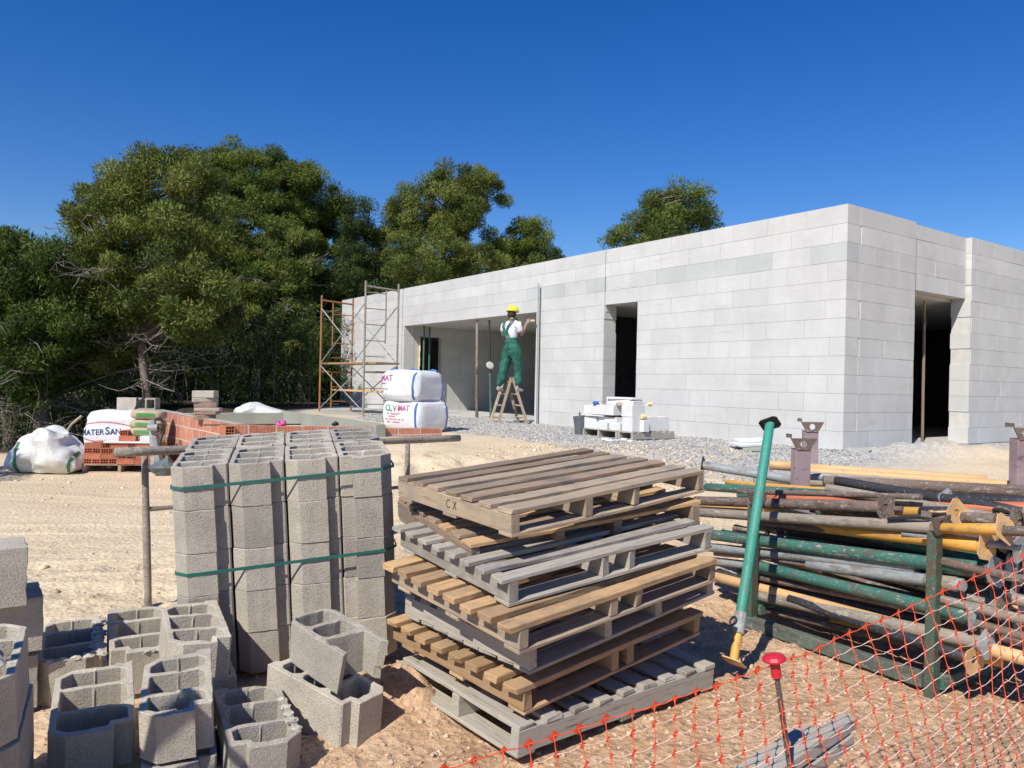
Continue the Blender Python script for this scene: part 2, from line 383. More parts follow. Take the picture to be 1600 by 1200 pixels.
def groundmat():
    m, n, b = mat_new('building_site_soil')
    at = n.nodes.new('ShaderNodeAttribute'); at.attribute_name = 'zone'
    sep = n.nodes.new('ShaderNodeSeparateColor'); n.links.new(at.outputs['Color'], sep.inputs[0])
    v = coords(n, rand=False)
    sand = ramp(n, [(.25, (.53, .425, .28)), (.5, (.63, .51, .345)), (.75, (.70, .58, .41))]); n.links.new(noise(n, coords(n, (.6, 1.6, 1), rand=False), 1.6, 8, .62), sand.inputs[0])
    sp = ramp(n, [(.3, .86), (.55, 1.), (.8, 1.08)]); n.links.new(noise(n, v, 22, 7, .7), sp.inputs[0])
    redc = ramp(n, [(.25, (.43, .265, .16)), (.5, (.57, .375, .228)), (.75, (.66, .47, .305))]); n.links.new(noise(n, v, 5, 8, .68), redc.inputs[0])
    vo = N(n, 'TexVoronoi'); vo.inputs['Scale'].default_value = 55; n.links.new(v, vo.inputs['Vector'])
    vc = ramp(n, [(0, .75), (1, 1.2)]); n.links.new(vo.outputs['Color'], vc.inputs[0])
    vg = N(n, 'TexVoronoi'); vg.inputs['Scale'].default_value = 26; n.links.new(v, vg.inputs['Vector'])
    gr = ramp(n, [(0, (.26, .255, .24)), (.35, (.38, .37, .345)), (.7, (.46, .45, .42)), (1, (.54, .52, .48))]); n.links.new(vg.outputs['Color'], gr.inputs[0])
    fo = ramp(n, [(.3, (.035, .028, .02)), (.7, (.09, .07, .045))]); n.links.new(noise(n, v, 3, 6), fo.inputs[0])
    c = mixc(n, sep.outputs[0], sand.outputs[0], redc.outputs[0])
    c = mixc(n, 1., c, sp.outputs[0], 'MULTIPLY')
    rf_ = N(n, 'Math', operation='MULTIPLY'); n.links.new(sep.outputs[0], rf_.inputs[0]); rf_.inputs[1].default_value = .85
    c = mixc(n, rf_.outputs[0], c, vc.outputs[0], 'MULTIPLY')
    c = mixc(n, sep.outputs[1], c, gr.outputs[0])
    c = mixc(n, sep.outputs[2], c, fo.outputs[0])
    n.links.new(c, b.inputs['Base Color']); b.inputs['Roughness'].default_value = .97; b.inputs['Specular IOR Level'].default_value = .1
    hm_ = N(n, 'Math', operation='MULTIPLY_ADD'); n.links.new(sep.outputs[0], hm_.inputs[0]); hm_.inputs[1].default_value = .78; hm_.inputs[2].default_value = .22
    hx_ = N(n, 'Math', operation='MULTIPLY'); n.links.new(noise(n, v, 14, 9, .7), hx_.inputs[0]); n.links.new(hm_.outputs[0], hx_.inputs[1])
    h = bump(n, b, hx_.outputs[0], .75, .035)
    h = bump(n, b, vo.outputs['Distance'], .3, .01, h)
    bump(n, b, vg.outputs['Distance'], .5, .02, h)
    return m
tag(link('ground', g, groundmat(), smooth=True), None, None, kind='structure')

# ------------------------------------------------------------------ stones (stuff)
def stones(name, n, fx, size, cols, mat, seed, emb=.1):
    """n small angular stones scattered, as one mesh"""
    R = np.random.RandomState(seed)
    bm = bmesh.new(); bmesh.ops.create_icosphere(bm, subdivisions=1, radius=1)
    base = np.array([v.co[:] for v in bm.verts]); bf = np.array([[v.index for v in f.verts] for f in bm.faces]); bm.free()
    x, y = fx(R, n); n = len(x)
    s = size(R, n, x, y)
    nv = len(base)
    V = base[None] * (1 + (R.rand(n, nv, 1) - .5) * .95) * np.stack([np.ones(n), .6 + R.rand(n) * .5, .45 + R.rand(n) * .4], -1)[:, None]
    a = R.rand(n) * 6.28; ca, sa = np.cos(a), np.sin(a)
    V = np.stack([V[..., 0] * ca[:, None] - V[..., 1] * sa[:, None], V[..., 0] * sa[:, None] + V[..., 1] * ca[:, None], V[..., 2]], -1) * s[:, None, None]
    V[..., 0] += x[:, None]; V[..., 1] += y[:, None]; V[..., 2] += (Hd(x, y) + s * emb * .5)[:, None]
    fc = (bf[None] + (np.arange(n) * nv)[:, None, None]).reshape(-1, 3)
    me = bpy.data.meshes.new(name); me.vertices.add(n * nv); me.vertices.foreach_set('co', V.ravel())
    me.loops.add(fc.size); me.loops.foreach_set('vertex_index', fc.ravel())
    me.polygons.add(len(fc)); me.polygons.foreach_set('loop_start', np.arange(0, fc.size, 3)); me.polygons.foreach_set('loop_total', np.full(len(fc), 3))
    me.update(calc_edges=True)
    c = np.array(cols)[R.randint(0, len(cols), n)] * (.8 + R.rand(n, 1) * .45)
    c = np.repeat(np.concatenate([c, np.ones((n, 1))], 1), nv, 0)
    at = me.attributes.new('tint', 'FLOAT_COLOR', 'POINT'); at.data.foreach_set('color', np.clip(c, 0, 1).ravel())
    return link(name, me, mat)
smat = attrmat('stone', bumps=.3, bscale=40)
def f_near(R, n):
    y = 1.9 + R.rand(n) ** 1.6 * 3.8; x = (R.rand(n) * 1.4 - .7) * y
    k = (x > -1.3) | (R.rand(n) < .35); return x[k], y[k]
tag(stones('pebbles', 42000, f_near, lambda R, n, x, y: .0025 + R.rand(n) ** 9 * .013, [(.5, .34, .22), (.54, .36, .24), (.58, .42, .29), (.45, .29, .19), (.56, .42, .3)], smat, 1), 'small reddish stones strewn over the foreground soil', 'pebbles', kind='stuff')
def f_grav(R, n):
    a = R.rand(n) * 12.5 - .6; d = -.05 + R.rand(n) ** 1.2 * 3.2
    x = CORNER.x - .577 * a - .817 * d; y = CORNER.y + .817 * a - .577 * d
    k = (d > .05) & (x > -3.2); return x[k], y[k]
tag(stones('gravel', 42000, f_grav, lambda R, n, x, y: .007 + R.rand(n) ** 2 * .014, [(.3, .3, .29), (.38, .37, .35), (.46, .45, .42), (.24, .24, .235), (.5, .46, .4)], smat, 2), 'grey crushed gravel spread in front of the white block wall', 'gravel', kind='stuff')
def f_mid(R, n):
    x = R.rand(n) * 7 - 3.0; y = 6.2 + R.rand(n) * 4.0
    k = vn(x * .9, y * 1.3, 5.) > -.1; return x[k], y[k]
tag(stones('rubble', 14000, f_mid, lambda R, n, x, y: .005 + R.rand(n) ** 6 * .026, [(.55, .45, .3), (.58, .48, .34), (.5, .38, .24), (.60, .53, .41)], smat, 3), 'yellowish stony rubble between the pallets and the gravel', 'rubble', kind='stuff')
def f_road(R, n):
    x = -R.rand(n) * 7 - .8; y = 3.6 + R.rand(n) * 8; return x, y
tag(stones('road_grit', 1500, f_road, lambda R, n, x, y: .004 + R.rand(n) ** 6 * .03, [(.6, .5, .36), (.5, .38, .25), (.66, .58, .45)], smat, 4), 'scattered grit on the pale sandy track at left', 'grit', kind='stuff')

# ------------------------------------------------------------------ building
def tinted(name, quads, cols, mat, parent=None, M_=None):
    me = bpy.data.meshes.new(name); v = []; f = []; c = []
    for (vs, fs), col in zip(quads, cols):
        b = len(v); v += vs; f += [tuple(b + i for i in q) for q in fs]; c += [col] * len(vs)
    me.from_pydata(v, [], f); me.update()
    at = me.attributes.new('tint', 'FLOAT_COLOR', 'POINT')
    at.data.foreach_set('color', np.array([(q[0], q[1], q[2], 1) for q in c]).ravel())
    return link(name, me, mat, parent, M_)
BOXF = [(0, 3, 2, 1), (4, 5, 6, 7), (0, 1, 5, 4), (1, 2, 6, 5), (2, 3, 7, 6), (3, 0, 4, 7)]
def bxv(x0, y0, z0, x1, y1, z1): return [(x0, y0, z0), (x1, y0, z0), (x1, y1, z0), (x0, y1, z0), (x0, y0, z1), (x1, y0, z1), (x1, y1, z1), (x0, y1, z1)]
def aac_wall(name, parent, org, u, nrm, length, z0, z1, openings=(), th=.30, seed=0, proud=0., phase=0., white=1.):
    """courses of aerated blocks; local x along the wall, local y INTO the wall, z up"""
    R = random.Random(seed); quads, cols = [], []; core = MB()
    z = z0; row = 0
    while z < z1 - .02:
        zt = min(z + .25, z1)
        iv = [(0., length)]
        for (a, b, oz0, oz1) in openings:
            if zt > oz0 + .02 and z < oz1 - .02:
                iv = [w for (p, q) in iv for w in ((p, min(q, a)), (max(p, b), q)) if w[1] - w[0] > .02]
        fromtop = round((TOP - zt) / .25)
        for (p, q) in iv:
            core.box((p + .012, .008, z), (q - .012, th - .008, zt))
            x = p - (R.random() * .1 + (.31 if row % 2 else 0.) + phase) % .62
            while x < q - .01:
                L = .622 if R.random() > .08 else .4
                a, b = max(x, p), min(x + L, q)
                if b - a > .05:
                    t = .565 + R.uniform(-.02, .018)
                    gr = fromtop == 2 and seed == 1 and x < 7.6 and R.random() < .6
                    if fromtop == 1: t *= 1.06
                    tc = (t * white, t * .993 * white, t * .965 * white) if not gr else (t * .89, t * .92, t * .90)
                    j = R.uniform(-.0015, .0025)
                    quads.append((bxv(a + .0018, -j, z + .0018, b - .0018, th + j * .5, zt - .0018), BOXF)); cols.append(tc)
                x += L
        z = zt; row += 1
    v = Vector(u); nn = Vector(nrm)
    Mx = Matrix(((v.x, nn.x, 0, org[0]), (v.y, nn.y, 0, org[1]), (0, 0, 1, 0), (0, 0, 0, 1)))
    o = tinted(name, quads, cols, M['aac'], parent, Mx)
    # mortar bed is a second slot of the same part
    b0 = len(o.data.vertices)
    bm = bmesh.new(); bm.from_mesh(o.data)
    for i in range(0, len(core.v), 8):
        vs = [bm.verts.new(c) for c in core.v[i:i + 8]]
        for q in BOXF:
            fc = bm.faces.new([vs[k] for k in q]); fc.material_index = 1
    bm.to_mesh(o.data); bm.free(); o.data.materials.append(M['aac_mortar'])
    return o
house = empty('house_shell', CORNER, 'unfinished single storey house shell of white aerated blocks with dark door openings', 'building')
iL = Vector((.817, .577, 0)); iR = Vector((-.577, .817, 0))   # inward normals
O = Vector((0, 0, 0))
LIN = 3.02
Mwall = Matrix(((UL.x, iL.x, 0, 0), (UL.y, iL.y, 0, 0), (0, 0, 1, 0), (0, 0, 0, 1)))
# long wall
aac_wall('wall', house, (0, 0), UL, iL, 16.76, PAD, TOP, [(3.86, 4.70, PAD, 2.87), (6.75, 12.55, PAD - .1, 2.97), (4.692, 4.706, PAD, TOP), (12.62, 12.70, PAD, TOP)], seed=1)
for q_ in ((4.70, .03, 2.9, 4.72), (12.60, .035, PAD, 12.72)):
    bk = MB(); bk.box(q_[:3], (q_[3], .28, TOP - .02)); bk.build('joint_filler', M['aac_mortar'], house, Mwall)
# short wall (starts after the long wall's thickness, its face 2 mm proud)
aac_wall('wall', house, UR * .303, UR, iR, 9.2, PAD, TOP, [(1.75 - .303, 3.455 - .303, PAD - .1, TOP)], seed=2, phase=.2, white=.985)
Mr = UR * 1.755 + iR * .085
aac_wall('lintel', house, Mr, UR, iR, 1.69, 3.06, TOP, seed=5, th=.2, phase=.1)
# far end wall and rear wall
aac_wall('wall', house, UL * 16.45 + iL * .31, iL, UL, 9.3, PAD, TOP, seed=3)
aac_wall('wall', house, UR * 9.2 + iR * .31, UL, -iL, 16.1, PAD, TOP, seed=4)
# interior: room behind the large opening
aac_wall('interior_wall', house, UL * 12.552 + iL * .31, iL, UL, 5.2, PAD, LIN, [(.15, .82, PAD - .1, 2.75)], th=.15, seed=6)
aac_wall('interior_wall', house, UL * 6.1 + iL * 5.3, UL, iL, 6.4, PAD, LIN, th=.15, seed=7)
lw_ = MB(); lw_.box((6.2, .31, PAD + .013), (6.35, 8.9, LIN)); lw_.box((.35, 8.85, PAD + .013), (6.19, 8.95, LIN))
lw_.build('dark_room_panel', flat('painted_room_darkness', (.025, .027, .038), .8, .3), house, Mwall)  # near-black panels: the darkness of the unlit rooms is painted into the colour
fl = MB(); fl.box((.02, -.0, .45), (16.7, 9.15, PAD + .012)); fl.box((6.8, -.12, .5), (12.5, -.001, PAD - .01))
fl.build('floor_slab', M['slab'], house, Mwall)
rf = MB(); rf.box((.31, .31, LIN + .002), (16.4, 9.0, LIN + .2)); rf.build('roof_slab', M['slab'], house, Mwall)
fm = MB()
for (a, b) in ((.14, .155), (.825, .845)):
    zz = PAD
    while zz < 2.7:
        h_ = rnd.uniform(.12, .4); fm.box((a, -.03 - rnd.uniform(0, .03), zz), (b, .0, min(zz + h_, 2.75))); zz += h_ + .001
fm.build('door_foam', M['foam'], house, Matrix.Translation(UL * 12.552 + iL * .31) @ Matrix(((iL.x, UL.x, 0, 0), (iL.y, UL.y, 0, 0), (0, 0, 1, 0), (0, 0, 0, 1))) )

# ------------------------------------------------------------------ plan extruder (hollow blocks, hollow bricks)
def plan_mesh(outer, holes, h, step=.03, jit=.0012, rim=.003, seed=0, notch=None):
    R = random.Random(seed)
    def dens(lp):
        out = []
        for i, p in enumerate(lp):
            q = lp[(i + 1) % len(lp)]; d = math.dist(p, q); k = max(1, int(d / step)) if step else 1
            for j in range(k):
                t = j / k; e = 0 if j == 0 and k == 1 else jit
                out.append((p[0] + (q[0] - p[0]) * t + R.uniform(-e, e), p[1] + (q[1] - p[1]) * t + R.uniform(-e, e)))
        return out
    loops = [dens(outer)] + [dens(hh) for hh in holes]
    pts = []; fl = []
    for lp in loops: fl.append(list(range(len(pts), len(pts) + len(lp)))); pts += lp
    edges = [(l[i], l[(i + 1) % len(l)]) for l in fl for i in range(len(l))]
    vo, ed, fo, ov, oe, of = geometry.delaunay_2d_cdt([Vector(p) for p in pts], edges, [], 0, 1e-6)
    def inside(p, lp):
        c = False; j = len(lp) - 1
        for i in range(len(lp)):
            if (lp[i][1] > p[1]) != (lp[j][1] > p[1]) and p[0] < (lp[j][0] - lp[i][0]) * (p[1] - lp[i][1]) / (lp[j][1] - lp[i][1]) + lp[i][0]: c = not c
            j = i
        return c
    zt = [h - (R.random() ** 3) * rim - (R.random() * rim * 2.2 if R.random() < .07 else 0) for _ in vo]; zb = [(R.random() ** 3) * rim * .5 for _ in vo]
    if notch:
        for i, p in enumerate(vo): zt[i] -= notch(p[0], p[1])
    tri = []
    for f in fo:
        c = (sum(vo[i][0] for i in f) / 3, sum(vo[i][1] for i in f) / 3)
        if inside(c, loops[0]) and not any(inside(c, l) for l in loops[1:]): tri.append(tuple(f))
    n = len(vo)
    V = [(p[0], p[1], zt[i]) for i, p in enumerate(vo)] + [(p[0], p[1], zb[i]) for i, p in enumerate(vo)]
    Fs = list(tri) + [tuple(n + i for i in f[::-1]) for f in tri]
    cnt = {}
    for f in tri:
        for a, b in ((f[0], f[1]), (f[1], f[2]), (f[2], f[0])): cnt[(a, b)] = 1
    for (a, b) in list(cnt):
        if (b, a) not in cnt: Fs.append((a, n + a, n + b, b))
    me = bpy.data.meshes.new('plan'); me.from_pydata(V, [], Fs); me.update()
    bm = bmesh.new(); bm.from_mesh(me)
    bmesh.ops.recalc_face_normals(bm, faces=bm.faces)
    es = [e for e in bm.edges if len(e.link_faces) == 2 and e.calc_face_angle(0) > math.radians(50) and abs(e.verts[0].co.z - e.verts[1].co.z) < h * .5]
    bmesh.ops.bevel(bm, geom=es, offset=min(.0025, h * .05), segments=1, affect='EDGES')
    bm.to_mesh(me); bm.free(); return me
def block_plan(W_=.25, L=.5, ch=.055, mirror=False, open_front=False):
    """shuttering block: chamfered on the left corners, shallow rebate at the right of both ends"""
    w = .023
    r0 = W_ * .75
    outer = [(ch, 0), (r0, 0), (r0 + .004, .042), (W_ - .006, .042), (W_, .048), (W_, L), (r0 + .008, L), (r0, L - .02), (ch, L - .02), (0, L - ch - .01), (0, ch)]
    ys = [w, L / 3, 2 * L / 3, L - w - .02]
    holes = []
    for i in range(3):
        a = ys[i] + (.010 if i else .010); b = ys[i + 1] - (.010 if i < 2 else .004)
        c = .022; x0, x1 = w, W_ - w
        xm = W_ / 2
        fl_ = .035 if i == 0 else .008; bl = .035 if i == 2 else .008
        hh = [(x0 + fl_, a), (xm - .006, a), (xm, a + .004), (xm + .006, a)] + ([(r0 - .022, a), (r0 - .012, .066), (x1, .069)] if i == 0 else [(x1 - c, a), (x1, a + c)]) + [(x1, b - c), (x1 - c, b), (xm + .006, b), (xm, b - .004), (xm - .006, b), (x0 + bl, b), (x0, b - bl), (x0, a + fl_)]
        holes.append(hh)
    if open_front:
        outer = [(ch, .06), (.03, .075), (.03, ys[1] + .0)] and outer
    if mirror:
        outer = [(W_ - x, y) for x, y in outer][::-1]; holes = [[(W_ - x, y) for x, y in hh][::-1] for hh in holes]
    return outer, holes
def mk_block(seed, W_=.25, L=.5, H_=.2, mirror=False, ch=.055, rim=.004):
    o, hs = block_plan(W_, L, ch, mirror)
    def notch(x, y):
        if abs(x - W_ / 2) < .005 and .1 < y < L - .1: return .022
        return 0
    return plan_mesh(o, hs, H_, seed=seed, rim=rim, notch=notch)
STK = rotm(.282, .076, -.063); STK.translation = (-1.487, 3.52, .14)
bmesh_l = [mk_block(s, .243) for s in range(4)]; bmesh_r = [mk_block(s + 10, .246, mirror=True) for s in range(2)]
ordn = ['leftmost', 'second from left', 'third from left', 'rightmost']
rowsn = ['top', 'second', 'third', 'fourth', 'bottom']
R_ = random.Random(5)
for c in range(4):
    for rr in range(5):
        for d in range(2):
            me = (bmesh_l if c < 3 else bmesh_r)[R_.randrange(4 if c < 3 else 2)]
            z = .8 - .2 * rr
            jx = R_.uniform(-.003, .003)
            Mx = STK @ Matrix.Translation((c * .2515 + jx - (.004 if c == 3 else 0), d * .503 + R_.uniform(-.004, .004), z + .001)) @ Matrix.Rotation(R_.uniform(-.008, .008), 4, 'Z')
            o = link('concrete_block', me); o.matrix_world = Mx
            if not me.materials: me.materials.append(M['block'])
            tag(o, 'strapped grey concrete block, %s column, %s course, %s' % (ordn[c], rowsn[rr], 'facing the camera' if d == 0 else 'in the rear half'), 'concrete block', 'hollow concrete blocks in the strapped stack')
def strap(z, label):
    W4 = 4 * .2515; e = .004
    path = [(-e, .055), (.055, -e), (W4 - .055, -e), (W4 + e, .055), (W4 + e, .95), (W4 - .05, 1.006), (.05, 1.006), (-e, .95)]
    mb = MB(); n = len(path)
    for i in range(n):
        (x0, y0), (x1, y1) = path[i], path[(i + 1) % n]
        k = 6
        for j in range(k):
            a, b = j / k, (j + 1) / k
            za = z + .03 * (x0 + (x1 - x0) * a); zb = z + .03 * (x0 + (x1 - x0) * b)
            q0 = (x0 + (x1 - x0) * a, y0 + (y1 - y0) * a); q1 = (x0 + (x1 - x0) * b, y0 + (y1 - y0) * b)
            d = Vector((q1[0] - q0[0], q1[1] - q0[1])).normalized(); nx, ny = d.y * .0012, -d.x * .0012
            mb.add([(q0[0], q0[1], za - .0075), (q1[0], q1[1], zb - .0075), (q1[0], q1[1], zb + .0075), (q0[0], q0[1], za + .0075),
                    (q0[0] + nx, q0[1] + ny, za - .0075), (q1[0] + nx, q1[1] + ny, zb - .0075), (q1[0] + nx, q1[1] + ny, zb + .0075), (q0[0] + nx, q0[1] + ny, za + .0075)], BOXF)
    o = mb.build('packing_strap', M['strap']); o.matrix_world = STK; tag(o, label, 'strap', 'green straps around the block stack')
strap(.905, 'upper green plastic strap around the tall block stack'); strap(.505, 'lower green plastic strap around the tall block stack')
# loose blocks: origin (scaled about the eye so that they stand on the ground), yaw, tilts, dims
def sc_(p, s): return (p[0] * s, p[1] * s, EYE + (p[2] - EYE) * s)
def lump(mb, c, r, seed, n=2):
    bm = bmesh.new(); bmesh.ops.create_icosphere(bm, subdivisions=2, radius=1)
    vs = []
    for v in bm.verts:
        k = 1 + float(vn(v.co.x * 1.9 + seed, v.co.y * 1.9, v.co.z * 1.9)) * .55
        vs.append((c[0] + v.co.x * r[0] * k, c[1] + v.co.y * r[1] * k, c[2] + v.co.z * r[2] * k))
    mb.add(vs, [[v.index for v in f.verts] for f in bm.faces]); bm.free()
def loose(label, pos, a, b, g_, W_=.25, L=.5, H_=.2, mirror=False, seed=0, ch=.055, mortar=None, s=1.):
    me = mk_block(seed, W_ * s, L * s, H_ * s, mirror, ch)
    o = link('concrete_block', me, M['block_loose']); Mx = rotm(a, b, g_); Mx.translation = sc_(pos, s); o.matrix_world = Mx
    tag(o, label, 'concrete block', 'loose hollow concrete blocks in the foreground')
    if mortar:
        mb = MB()
        for i, (x, y, z, r) in enumerate(mortar): lump(mb, (x * s, y * s, z * s), (r * s * 1.2, r * s, r * s * .5), seed + i * 3.7)
        mb.build('mortar_crust', M['mortar'], o)
    return o
loose('loose grey block with three lit cells, in the middle of the front row', (-1.382, 2.915, .059), .392, .141, -.044, .266, .5, seed=21, s=.88)
loose('shaded support block below the one with three lit cells', (-1.21, 2.56, .05), .39, .02, .0, .24, .46, .18, seed=31)
loose('loose block half in shade, left of the block with three lit cells', (-1.504, 2.529, .154), .479, .121, -.006, .262, .5, seed=22, s=1.04)
loose('loose pale block with grey cells touching the foot of the strapped stack', (-1.399, 3.169, .243), .5, .088, .043, .25, .5, seed=23, s=.95, ch=.05)
loose('loose block with white mortar splashes on its cell edges, second from the stack', (-1.71, 3.318, .15), .508, .14, -.007, .258, .49, seed=24, mirror=True, s=1.0,
      mortar=[(.015, .33, .2, .022), (.04, .33, .195, .02), (.07, .335, .192, .014), (.245, .05, .2, .03), (.25, .09, .2, .022), (.19, .01, .195, .02), (.15, .008, .192, .016)])
loose('dark shaded block with a crust of mortar along its right edge', (-1.95, 3.18, .150), .494, .08, -.01, .25, .5, seed=25, s=1.02,
      mortar=[(.235, .05 + i * .052, .2, .022 + .008 * math.sin(i * 2.1)) for i in range(8)] + [(.05 + i * .05, .012, .2, .016) for i in range(5)])
loose('big chipped block at the left edge of the picture, on top of another', (-1.60, 2.05, .475), .48, .09, -.04, .25, .5, seed=26, mirror=True, ch=.07)
loose('shaded block under the big chipped one at the left edge', (-1.63, 2.08, .27), .47, .06, -.02, .27, .52, seed=27, mirror=True)
loose('low shaded block at the bottom left corner of the pile', (-1.66, 2.12, .07), .47, .04, .0, .27, .52, seed=28)
loose('loose block with a rounded mortared edge, nearest the pair of lone blocks', (-.93, 2.60, .09), .49, .06, .02, .25, .5, seed=29, mirror=True, ch=.06,
      mortar=[(.235, .08 + i * .06, .2, .016) for i in range(5)])
loose('grey block under the pale one, at the foot of the strapped stack', (-1.33, 3.06, .11), .5, .05, .03, .25, .5, .2, seed=30, s=1.0)
# the pair of lone blocks beside the pallets
def lone(label, pts4, W_, L, H_, seed, brk=False, **k):
    pass
me = mk_block(41, .205, .49, .205, True, .03); o = link('concrete_block', me, M['block_loose'])
Mx = rotm(.96, .12, -.06); Mx.translation = P(541.5, 1187, 2.90); o.matrix_world = Mx
tag(o, 'lone long hollow block lying on the soil below the broken one', 'concrete block', 'loose hollow concrete blocks in the foreground')
def broken_block():
    w = .024; W_, L = .212, .437
    outer = [(0, .0), (w, .012), (w, .155), (W_ - w, .135), (W_ - w, .02), (W_ - .004, -.005), (W_, .01), (W_, L - .05), (W_ - .05, L), (.05, L), (0, L - .05)]
    holes = []
    for a, b in ((.172, .278), (.302, L - w)):
        c = .018; x0, x1 = w, W_ - w
        holes.append([(x0 + c, a), (x1 - c, a), (x1, a + c), (x1, b - c), (x1 - c, b), (x0 + c, b), (x0, b - c), (x0, a + c)])
    me = plan_mesh(outer, holes, .177, seed=44, jit=.002, rim=.005)
    for v in me.vertices:      # broken lower right corner and slanting broken left wall
        x, y, z = v.co
        if y < .03 and z < .05 and x > .15: v.co.z += .05; v.co.y += .03
        if y < .03 and x < .05 and z < .1: v.co.y += .035 * (1 - z / .1)
    return me
o = link('concrete_block', broken_block(), M['block_loose']); Mx = rotm(.80, .10, -.046); Mx.translation = sc_((-.711, 3.344, .162), .88); Mx = Mx; o.matrix_world = Mx
tag(o, 'broken grey block with an open cell, resting aslant on the lone long block', 'concrete block', 'loose hollow concrete blocks in the foreground')
# blocks lying on their sides at the far left
def sideblock(label, p, a, w, l, h, seed):
    # solid face up, cells towards the right
    me = plan_mesh([(0, 0), (w, 0), (w, h), (0, h)], [[(w * .12, h * .18), (w * .45, h * .18), (w * .45, h * .82), (w * .12, h * .82)], [(w * .55, h * .18), (w * .88, h * .18), (w * .88, h * .82), (w * .55, h * .82)]], l, seed=seed, rim=.006)
    o = link('concrete_block', me, M['block_loose']); Mx = Matrix.Translation(p) @ Matrix.Rotation(a, 4, 'Z') @ Matrix.Rotation(math.radians(90), 4, 'Y') @ Matrix.Rotation(math.radians(90), 4, 'Z')
    o.matrix_world = Mx; return tag(o, label, 'concrete block', 'blocks lying on their sides at the left edge')
aL = .62
dl = Vector((math.cos(aL), math.sin(aL), 0)); dn = Vector((-dl.y, dl.x, 0))
q = P(42, 925, 3.15) - dl * .5; sideblock('uppermost block at the left edge, with a rough broken top', (q.x + .05, q.y - .02, .61), aL, .25, .47, .235, 51)
q = P(66, 905, 3.2) - dl * .5; sideblock('block with a pale front edge lying under the uppermost one at left', (q.x + .01, q.y, .40), aL, .3, .5, .22, 52)
sideblock('lowest block at the left edge, under the pale edged one', (q.x - .02, q.y + .02, .15), aL, .3, .5, .22, 53)

# ------------------------------------------------------------------ boards and pallets
def board_mesh(l, w, t, seed, seg=7, warp=.004):
    R = random.Random(seed); V = []; Fs = []
    ph = R.random() * 6; am = R.uniform(-warp, warp); am2 = R.uniform(-warp, warp) * .6
    for i in range(seg + 1):
        x = l * i / seg; e = math.sin(math.pi * i / seg) * am + am2 * math.sin(2 * math.pi * i / seg + ph)
        j = [R.uniform(-.0012, .0012) for _ in range(8)]
        V += [(x, j[0], e + j[1]), (x, w + j[2], e + j[3]), (x, w + j[4], t + e + j[5]), (x, j[6], t + e + j[7])]
    for i in range(seg):
        b = i * 4
        for k in range(4): k2 = (k + 1) % 4; Fs.append((b + k, b + k2, b + 4 + k2, b + 4 + k))
    Fs.append((3, 2, 1, 0)); b = seg * 4; Fs.append((b, b + 1, b + 2, b + 3))
    me = bpy.data.meshes.new('board'); me.from_pydata(V, [], Fs); me.update()
    # chipped end corners
    for vi in (0, 3, b + 1, b + 2):
        if R.random() < .4: me.vertices[vi].co.x += R.uniform(0, .012) * (1 if vi < 4 else -1)
    return bevel(me, .0022)
def pallet(label, Mx, wt, ws=None, lx=1.2, ly=.8, T=.118, oh=.015, seed=0, nslat=7, sl_w=.075, sl_t=.018, st_w=.045, xs_=(0, .40, .70, 1.155), bottom=(0, .36, .70), text=None, slatmats=None):
    R = random.Random(seed); ws = ws or wt
    p = empty('pallet', Mx, label, 'pallet', 'wooden pallets')
    bt = .015; sh = T - sl_t - bt
    for i, x in enumerate(xs_):
        me = board_mesh(ly, st_w, sh, seed * 31 + i, warp=.001)
        o = link('stringer', me, M[wt], p, Matrix.Translation((x + st_w, 0, bt)) @ Matrix.Rotation(math.radians(90), 4, 'Z'))
        if i == 0 and text: text(o, sh, ly)
    for i in range(nslat):
        y = (ly - sl_w) * i / (nslat - 1)
        me = board_mesh(lx + oh + R.uniform(-.012, .012), sl_w * R.uniform(.9, 1.08), sl_t * R.uniform(.9, 1.1), seed * 57 + i)
        m = M[(slatmats or {}).get(i, ws)]
        link('deck_board', me, m, p, Matrix.Translation((-oh + R.uniform(-.005, .005), y, T - sl_t + .0005)) @ Matrix.Rotation(R.uniform(-.008, .008), 4, 'Z'))
    for i, y in enumerate(bottom):
        me = board_mesh(lx, .085 + R.uniform(-.01, .01), bt, seed * 91 + i)
        link('bottom_board', me, M[wt], p, Matrix.Translation((0, y, -.0005)))
    return p
def mtx(p, a, b, g_): m = rotm(a, b, g_); m.translation = p; return m
def text_mesh(s, size, depth=.0008, shear=0., spacing=1., bold=.008):
    cu = bpy.data.curves.new('t', 'FONT'); cu.body = s; cu.size = size; cu.extrude = depth; cu.shear = shear; cu.space_character = spacing; cu.offset = size * bold; cu.resolution_u = 3
    o = bpy.data.objects.new('t', cu); me = bpy.data.meshes.new_from_object(o); bpy.data.objects.remove(o); bpy.data.curves.remove(cu); return me
def cx_text(st, sh, ly):
    # thin hand drawn strokes C X on the outer face of the stringer (face looks to local +y of the turned board)
    mb = MB()
    def stroke(pts, r=.0022): mb.tube([(x, .0455, z) for x, z in pts], r, 5)
    cx = ly * .49; zc = sh * .55
    def fx(x): return cx - x          # reads left to right from outside
    stroke([(fx(-.010 + .014 * math.cos(t)), zc + .017 * math.sin(t)) for t in [math.radians(a) for a in range(50, 315, 20)]])
    stroke([(fx(.022), zc + .018), (fx(.044), zc - .018)]); stroke([(fx(.044), zc + .018), (fx(.022), zc - .018)])
    mb.build('lettering', M['ink'], st)
pallet('topmost pallet of the stack, weathered, with CX written on its side beam', mtx((.009, 2.909, .965), .699, .056, -.073), 'wood_pale', 'wood_pale', 1.21, .81, .107, 0., 1, text=cx_text, slatmats={2: 'wood_brown', 5: 'wood_brown', 6: 'wood_brown', 3: 'wood_pale'})
